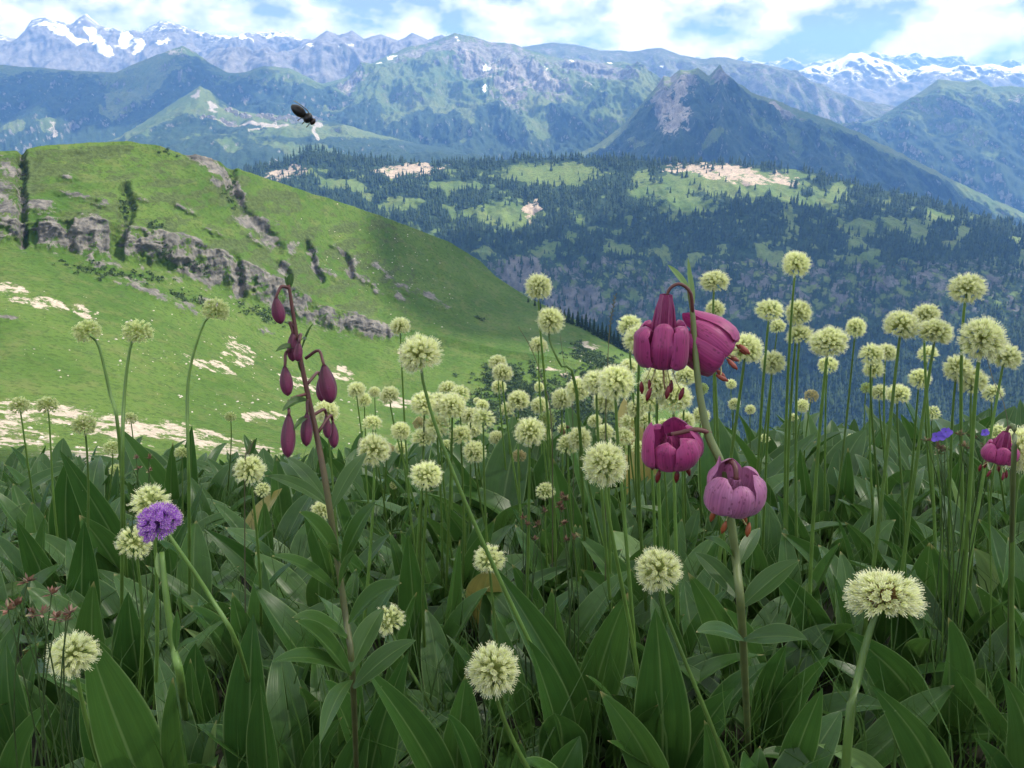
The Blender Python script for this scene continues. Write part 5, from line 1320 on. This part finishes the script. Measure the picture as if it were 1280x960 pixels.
for sd, (b, tp_, w, k) in enumerate([((424, 702), (374, 640), 27, .96), ((427, 705), (470, 627), 26, .97), ((424, 742), (340, 695), 22, .93), ((410, 632), (332, 595), 17, 1.04), ((408, 626), (357, 572), 17, 1.08), ((413, 640), (459, 565), 20, 1.05), ((436, 780), (502, 729), 30, .95),
     ((436, 800), (365, 772), 26, .95), ((438, 842), (340, 828), 24, .90), ((438, 845), (370, 776), 28, .93), ((438, 840), (480, 760), 26, 1.04), ((422, 700), (408, 680), 12, .94), ((442, 860), (520, 800), 28, 1.0), ((440, 850), (400, 930), 24, .88), ((424, 735), (445, 690), 18, .96)]):
    px_leaf(lily1, b, tp_, w, D1 * 1.02, D1 * k, 330 + sd, sag=0.18)

# lily with open flowers
D2 = 0.64
foot2 = foot_at(938, 0.80)
lily2 = thing('lily_plant', foot2, 'tall lily with four open purple pink recurved flowers nodding on a green stem', 'lily')
sp = [P(861, 362, D2), P(866, 395, D2), P(870, 450, D2), P(876, 500, D2), P(886, 545, D2), P(902, 582, D2), P(912, 640, D2 * 1.02), P(920, 700, D2 * 1.04), P(928, 790, D2 * 1.08), foot2]
path = smooth_path(sp, 46)
m = MB(); V, Fc = tube(path - foot2, 0.0015 + 0.0017 * np.clip(u * 2.2, 0, 1), 9); m.add(V, Fc, (0.105, 0.135, 0.042)); link('stem', m.build('stem', [M_lily_stem]), lily2)
px_leaf(lily2, (863, 365), (834, 331), 11, D2, D2 * .98, 401, M_leaf_pale, 0.1); px_leaf(lily2, (864, 372), (860, 322), 6, D2, D2, 402, M_leaf_pale, 0.05); px_leaf(lily2, (868, 380), (862, 335), 5, D2, D2 * 1.02, 403, M_leaf_pale, 0.05)
k2 = 1 / F * D2
c1 = (PET_A, PET_B * np.array((.95, .9, .95)))
lily_flower(lily2, P(833, 368, D2 * .985), (0.02, 0.05, 1), 33 * k2, 88 * k2, 0.95, 41, c1, [P(866, 392, D2), P(863, 366, D2 * .99), P(850, 355, D2 * .985), P(838, 360, D2 * .985), P(833, 370, D2 * .985)], 0.0012, 0.35, label='fully open dark pink flower with a long tube and red brown anthers', stl=0.62)
lily_flower(lily2, P(868, 418, D2 * 1.03), (-0.80, 0.30, 0.52), 35 * k2, 48 * k2, 0.7, 42, (PET_A * 1.1, PET_B), [P(871, 460, D2 * 1.0), P(862, 432, D2 * 1.02), P(866, 416, D2 * 1.03), P(869, 420, D2 * 1.03)], 0.0013, 0.9, recurve=[0.9, 0.6, 0.8, 1.2, 0.5, 0.9], squat=True, label='side facing pink flower behind the stem', stl=0.3, anth=(0.22, 0.05, 0.03))
lily_flower(lily2, P(838, 543, D2 * .99), (-0.14, -0.12, 0.96), 36 * k2, 38 * k2, 0.75, 43, (PET_A * 1.05, PET_B * .95), [P(888, 541, D2), P(870, 537, D2 * .99), P(850, 541, D2 * .99), P(839, 543, D2 * .99)], 0.0016, 0.1, squat=True, label='dark pink flower with one upright tepal tip', stl=0.35, recurve=[0.4, 0.6, 0.3, 0.95, 1, 0.25], anth=(0.13, 0.015, 0.015))
lily_flower(lily2, P(920, 598, D2 * .96), (0.06, -0.04, 1), 35 * k2, 38 * k2, 0.72, 44, (np.array((0.29, 0.085, 0.19)), np.array((0.46, 0.22, 0.36))), [P(903, 580, D2), P(912, 576, D2 * .98), P(919, 584, D2 * .96), P(920, 600, D2 * .96)], 0.0017, 0.62, recurve=[0.5, 0.7, 0.95, 0.3, 1, 0.45], squat=True, label='paler lilac pink flower hanging lowest', stl=0.5, anth=(0.22, 0.06, 0.02))
for sd, (b, tp_, w, k) in enumerate([((920, 700), (880, 672), 14, .95), ((926, 760), (1000, 700), 26, 1.0), ((925, 750), (868, 690), 24, 1.02), ((930, 800), (1010, 800), 30, .95), ((930, 800), (870, 790), 26, .92), ((922, 710), (950, 660), 18, 1.05), ((915, 660), (898, 640), 8, 1.0)]):
    px_leaf(lily2, b, tp_, w, D2 * 1.04, D2 * 1.04 * k, 430 + sd, sag=0.15)

# half hidden pink lily behind the right-hand allium
D3 = 0.80
foot3 = foot_at(1262, 0.95)
lily3 = thing('lily_plant', foot3, 'single pink lily flower half hidden behind a large allium', 'lily')
tp3 = P(1258, 540, D3)
m = MB(); V, Fc = tube(smooth_path([foot3 - foot3, P(1266, 620, D3) - foot3, P(1268, 540, D3) - foot3, P(1262, 532, D3) - foot3], 14), 0.002, 7); m.add(V, Fc, (0.09, 0.12, 0.04)); link('stem', m.build('stem', [M_lily_stem]), lily3)
lily_flower(lily3, tp3, (0.1, 0, 1), 18 / F * D3, 34 / F * D3, 0.7, 45, (PET_A * 1.15, PET_B), [P(1264, 534, D3), P(1261, 534, D3), tp3], 0.0012, 0.2, stl=0.6)
# faint pink lily beyond the buds
# ------------------------------------------------------------------ purple globe flower
dP = 0.80
hP = P(200, 654, dP); fP = foot_at(320, 0.92)
pp = thing('purple_globe_flower', fP, 'bright purple globe flower on a slanting green stem', 'flower')
m = MB(); V, Fc = tube(smooth_path([hP - fP, P(222, 685, dP) - fP, P(262, 745, dP * 1.02) - fP, P(300, 815, dP * 1.06) - fP, fP - fP], 16), np.linspace(0.0016, 0.0024, 16), 7); m.add(V, Fc); link('stem', m.build('stem', [M_stem]), pp)
ho = link('flower_head', H_PURPLE, pp, hP - fP); ho.scale = (29 / F * dP,) * 3; ho.rotation_euler = (-0.2, -0.35, 0.4)
# stalk with a clasping bract below it
fS = foot_at(232, 0.90)
ps = thing('bare_flower_stalk', fS, 'thick green stalk with a bract, rising under the purple flower', 'plant stalk')
dS = dP * 1.0
m = MB(); V, Fc = tube(smooth_path([P(202, 690, dS) - fS, P(207, 740, dS) - fS, P(217, 810, dS * 1.02) - fS, P(226, 850, dS * 1.04) - fS, fS - fS], 14), np.linspace(0.0022, 0.004, 14), 8); m.add(V, Fc); link('stem', m.build('stem', [M_stem]), ps)
px_leaf(ps, (204, 728), (196, 690), 10, dS, dS, 501, M_leaf_pale, 0.02); px_leaf(ps, (220, 812), (222, 762), 9, dS, dS * .98, 502, M_leaf, 0.02); px_leaf(ps, (219, 815), (248, 800), 10, dS, dS * .96, 503, M_leaf, 0.15)

# ------------------------------------------------------------------ withered clover-like heads
def withered(px, py, d, n, spread, hgt, cols, label, name='withered_plant', seed=0, foot=None):
    r = np.random.default_rng(seed)
    f = foot_at(foot or px, P(px, py, d)[1] + 0.03)
    t_ = thing(name, f, label, 'plant')
    for i in range(n):
        h = P(px + r.uniform(-spread, spread), py + r.uniform(-hgt, hgt), d * r.uniform(.97, 1.03))
        fo_ = np.append((h[:2] - f[:2]) * r.uniform(.2, .8), 0) + [0, 0, -.01]
        m = MB(); mid = (h + f) / 2 + r.normal(0, .02, 3); V, Fc = tube(bez([fo_, mid - f, h - f], 9), np.linspace(0.0008, 0.0006, 9), 5); m.add(V, Fc, (0.055, 0.095, 0.030)); st = link('stem', m.build('stem', [M_dry]), t_)
        m = MB()
        for k in range(r.integers(12, 20)):
            dv = r.normal(size=3); dv[2] = abs(dv[2]) * .9 + .1; dv /= np.linalg.norm(dv); a, b = rand_frame(dv); L_ = r.uniform(0.005, 0.010)
            c_ = np.array(cols[r.integers(len(cols))]) * r.uniform(.7, 1.2)
            m.add([(0, 0, 0), dv * L_ * .5 + a * .0016, dv * L_, dv * L_ * .5 - a * .0016], [(0, 1, 2, 3)], c_)
        link('seed_head', m.build('seed_head', [M_dry], False), st, h - f)
    for i in range(5):
        th = r.uniform(0, 6.28); lf = link('leaf', LEAVES[i % 10], t_); lf.matrix_local = tuft_matrix(None, th, r.uniform(.3, .9), r.uniform(.05, .09), 1.4)
    return t_
RED = [(0.24, 0.12, 0.09), (0.34, 0.23, 0.17), (0.18, 0.10, 0.06), (0.30, 0.27, 0.15)]
BRN = [(0.16, 0.09, 0.06), (0.22, 0.13, 0.09), (0.13, 0.08, 0.05), (0.2, 0.16, 0.08)]
withered(52, 748, 0.78, 6, 48, 22, RED, 'cluster of faded reddish clover heads beside a flattened allium', seed=1, foot=60)
withered(85, 770, 0.80, 3, 20, 10, RED, 'small pair of wilted pinkish seed heads above an allium', seed=6, foot=95)
withered(705, 645, 0.95, 7, 14, 32, BRN, 'brown withered upright seed spike among the leaves', seed=2)
withered(672, 660, 1.0, 5, 22, 22, BRN, 'loose brown dried flower stalks next to a darker spike', seed=3)
withered(1205, 556, 1.05, 12, 48, 14, [(0.24, 0.17, 0.10), (0.30, 0.24, 0.15), (0.2, 0.13, 0.09), (0.16, 0.2, 0.08)], 'brown feathery withered clump with violet blossoms in it', seed=4)
withered(180, 580, 1.25, 4, 10, 14, RED, 'small rust coloured wilted plant between curved allium stems', seed=5)
withered(702, 536, 1.6, 4, 10, 8, BRN, 'little dark brown seed heads under the bent allium stem', seed=7)
# violet blossoms
M_violet = plain('violet_petal', (0.20, 0.12, 0.62), 0.5, 0.2, 60, 0.3)
def violet(px, py, d, w, label, seed):
    r = np.random.default_rng(seed); h = P(px, py, d); f = foot_at(px + 6, h[1] + .02)
    t_ = thing('violet_flower', f, label, 'flower'); m = MB(); V, Fc = tube(bez([f - f, (h - f) * .5 + [.01, 0, .02], h - f], 8), .001, 5); m.add(V, Fc); link('stem', m.build('stem', [M_stem]), t_)
    for k in range(5):
        th = k * 1.257 + r.uniform(-.2, .2); dv = np.array([math.cos(th), -0.35, math.sin(th) * .8]); L_ = w / F * d / 2 * r.uniform(.8, 1.2)
        c = bez([(0, 0, 0), dv * L_ * .5 + [0, -.002, 0], dv * L_], 8); V, Fc, uv = leaf_geo(c, L_ * .8, (0, -1, 0.2), .2, m=5, seed=k, shape=1.2)
        link('petal', mesh_from('petal', V, Fc, [M_violet], uv), t_, h - f)
violet(1170, 545, 1.03, 17, 'pair of violet petals at the edge of the withered clump', 1); violet(1182, 539, 1.03, 16, 'bright violet blossom above the withered brown clump', 2); violet(1230, 540, 1.1, 12, 'small faded violet blossom beside a thin allium stem', 3)
# ------------------------------------------------------------------ grass stalks with seed heads
M_straw = plain('grass_straw', (0.09, 0.085, 0.045), 0.7, 0.3, 40)
def stalk(pts, d, label, head=True, r0=0.0007):
    f = foot_at(pts[-1][0], P(*pts[-1], d)[1] + .02)
    t_ = thing('grass_stalk', f, label, 'grass'); ps_ = [P(*p, d) for p in pts] + [f]
    m = MB(); V, Fc = tube(smooth_path(ps_, 18) - f, np.linspace(r0 * .7, r0 * 1.3, 18), 5); m.add(V, Fc); link('stem', m.build('stem', [M_straw]), t_)
    if head:
        m = MB(); a, b = ps_[0], ps_[1]
        for k in range(16):
            x = a + (b - a) * (k / 16); dv = np.array([(-1) ** k * .5, 0, .9]); L_ = .006
            m.add([x - f, x - f + dv * L_ * .5 + [.0008, 0, 0], x - f + dv * L_, x - f + dv * L_ * .5 - [.0008, 0, 0]], [(0, 1, 2, 3)])
        link('seed_head', m.build('seed_head', [M_straw], False), t_)
stalk([(769, 370), (762, 412), (759, 470), (757, 540)], 1.2, 'dark slender grass spike just before the lily against the valley')
stalk([(648, 408), (664, 436), (676, 470), (690, 540)], 1.3, 'thin dark grass stalk slanting across the grassy hillside', False)
stalk([(700, 418), (706, 460), (716, 520)], 1.4, 'hair thin grass stem beside the bent allium stem', False, .0005)
stalk([(316, 553), (310, 570), (306, 600)], 1.1, 'short bent stalk with a leaf tip above an allium', True)
stalk([(1218, 398), (1240, 470), (1262, 560)], 1.2, 'pale wiry grass stem crossing the tight allium cluster', False, .0005)

# ------------------------------------------------------------------ pale stone in the leaves
def rock_mesh(seed, s):
    th = np.linspace(0, 2 * math.pi, 17); ph = np.linspace(0.01, math.pi - 0.01, 11); TH, PH = np.meshgrid(th, ph, indexing='ij')
    d = np.stack([np.cos(TH) * np.sin(PH), np.sin(TH) * np.sin(PH), np.cos(PH)], -1); d[-1] = d[0]
    V = d * (1 + 0.35 * fbm(d * 1.7 + seed, 4))[..., None] * np.array([1, .8, .7]) * s
    return mesh_from('stone', V.reshape(-1, 3), grid_faces(17, 11), [M_stone], smooth=False)
p = P(638, 598, 2.1); link('stone', rock_mesh(2, 0.035), None, (p[0], p[1], float(ground_z(p[0], p[1])) + .10 * 0 + 0.02), label='pale grey stone showing between leaves', category='stone')

# ------------------------------------------------------------------ insect in flight
dI = 0.42
pI = P(379, 143, dI)
ins = thing('flying_insect', pI, 'dark fly in mid air over the valley', 'insect')
ax = P(398, 157, dI) - P(362, 130, dI); LI = np.linalg.norm(ax) * 0.82; ax /= np.linalg.norm(ax)
up_ = np.array([0, 0, 1.0]) - ax * ax[2]; up_ /= np.linalg.norm(up_); sd_ = np.cross(ax, up_)
def spindle(c0, c1, r, col_, n=10, k=12, taper=0.5):
    u_ = np.linspace(0, 1, n); rad = r * np.sin(math.pi * np.clip(u_, 0.02, .98)) ** taper
    return tube(c0 + (c1 - c0) * u_[:, None], rad, k)
m = MB(); V, Fc = spindle(ax * -LI * .5, ax * LI * .12, LI * .19, None); m.add(V, Fc, (0.012, 0.011, 0.010)); link('abdomen', m.build('abdomen', [M_insect]), ins)
m = MB(); V, Fc = spindle(ax * LI * .04, ax * LI * .36, LI * .20, None); m.add(V, Fc, (0.010, 0.010, 0.011)); link('thorax', m.build('thorax', [M_insect]), ins)
m = MB(); V, Fc = spindle(ax * LI * .32, ax * LI * .5, LI * .14, None); m.add(V, Fc, (0.016, 0.010, 0.010)); hd_ = link('head', m.build('head', [M_insect]), ins)
for s_ in (-1, 1):
    c = sd_ * s_ * LI * .07 + ax * LI * .43; m = MB(); V, Fc = spindle(c - up_ * LI * .06, c + up_ * LI * .06, LI * .05, None, 8, 8); m.add(V, Fc, (0.05, 0.012, 0.010)); link('eye', m.build('eye', [M_insect]), hd_)
m_wing, t, out = mat('insect_wing')
tpb = N(t, 'ShaderNodeBsdfTransparent'); gl = N(t, 'ShaderNodeBsdfPrincipled'); gl.inputs['Base Color'].default_value = (0.05, 0.05, 0.055, 1); gl.inputs['Roughness'].default_value = .3
mxw = N(t, 'ShaderNodeMixShader'); mxw.inputs['Fac'].default_value = .7; t.links.new(tpb.outputs[0], mxw.inputs[1]); t.links.new(gl.outputs[0], mxw.inputs[2]); t.links.new(mxw.outputs[0], out.inputs['Surface'])
for s_ in (-1, 1):
    c = bez([ax * LI * .2 + up_ * LI * .12, ax * LI * -.1 + sd_ * s_ * LI * .25 + up_ * LI * .3, ax * LI * -.55 + sd_ * s_ * LI * .5 + up_ * LI * .18], 12)
    V, Fc, uv = leaf_geo(c, LI * .42, up_, .05, m=5, seed=1, shape=1.3, wmin=.1); link('wing', mesh_from('wing', V, Fc, [m_wing], uv), ins)
for s_ in (-1, 1):
    for k in range(3):
        b0 = ax * LI * (.12 + .09 * k) - up_ * LI * .1 + sd_ * s_ * LI * .06
        m = MB(); V, Fc = tube([b0, b0 + sd_ * s_ * LI * .12 - up_ * LI * .04 + ax * LI * (.08 * k - .1), b0 + sd_ * s_ * LI * .14 - up_ * LI * .2 + ax * LI * (.1 * k - .16)], LI * .014, 5); m.add(V, Fc, (.012, .011, .01)); link('leg', m.build('leg', [M_insect]), ins)

# ------------------------------------------------------------------ labels: tufts are told apart by their leaves and by what they stand beside
MARK = [('broad cream allium with dark', 'beside the red centred allium'), ('budded lily', 'at the foot of the budded lily'), ('tall lily with four', 'at the foot of the open flowered lily'), ('bright purple globe', 'at the foot of the purple globe flower'),
        ('thick green stalk with a bract', 'beside the thick bract stalk'), ('single pink lily', 'below the half hidden pink lily'), ('cluster of faded', 'under the faded clover heads'), ('brown withered upright', 'beside the brown withered spike'),
        ('loose brown dried', 'beside the loose brown dried stalks'), ('brown feathery', 'below the feathery withered clump'), ('small rust', 'beside the small rust coloured plant'), ('big cream allium low', 'beside the low leaning big allium'),
        ('round cream allium directly', 'beside the allium beneath the lilies'), ('large pale allium on thick', 'beside the thick slanting allium stem'), ('flattened cream allium beside', 'beside the flattened allium near clover heads'), ('greenish allium on a strongly', 'beside the strongly curved allium stem'),
        ('loose see-through', 'beside the loose see-through allium'), ('half open sparse', 'beside the notched half open allium'), ('fluffy cream', 'beside the upright fluffy allium'), ('ragged cream allium just', 'beside the ragged allium'), ('cream allium with tall vertical', 'beside the tall vertical allium stem'), ('large round cream', 'beside the large round allium'),
        ('pale grey stone', 'beside the pale stone')]
marks = []
for o in list(col.objects):
    if o.parent is None and 'label' in o and o.name.split('.')[0] != 'leaf_tuft':
        for key, ph in MARK:
            if o['label'].startswith(key): marks.append((o.location.copy(), ph))
NUM = {1: 'one', 2: 'two', 3: 'three', 4: 'four', 5: 'five', 6: 'six', 7: 'seven'}
for o in list(col.objects):
    if o.name.split('.')[0] == 'leaf_tuft':
        nl = NUM.get(len(o.children), 'many')
        best = min(marks, key=lambda m_: (m_[0] - o.location).length)
        pale = any(c.data.materials[0] == M_leaf_pale for c in o.children)
        lv = 'leaf' if nl == 'one' else 'leaves'
        kind_ = f"{nl} pale yellowish green {lv}" if pale else f"{nl} broad green {lv}"
        d_ = (best[0] - o.location).length
        if d_ < 0.16: o['label'] = f"flowerless tuft of {kind_} {best[1]}"
        elif o.location.y > 1.35: o['label'] = f"flowerless tuft of {kind_} towards the brow of the meadow"
        else: o['label'] = f"flowerless tuft of {kind_} standing between flowering plants"
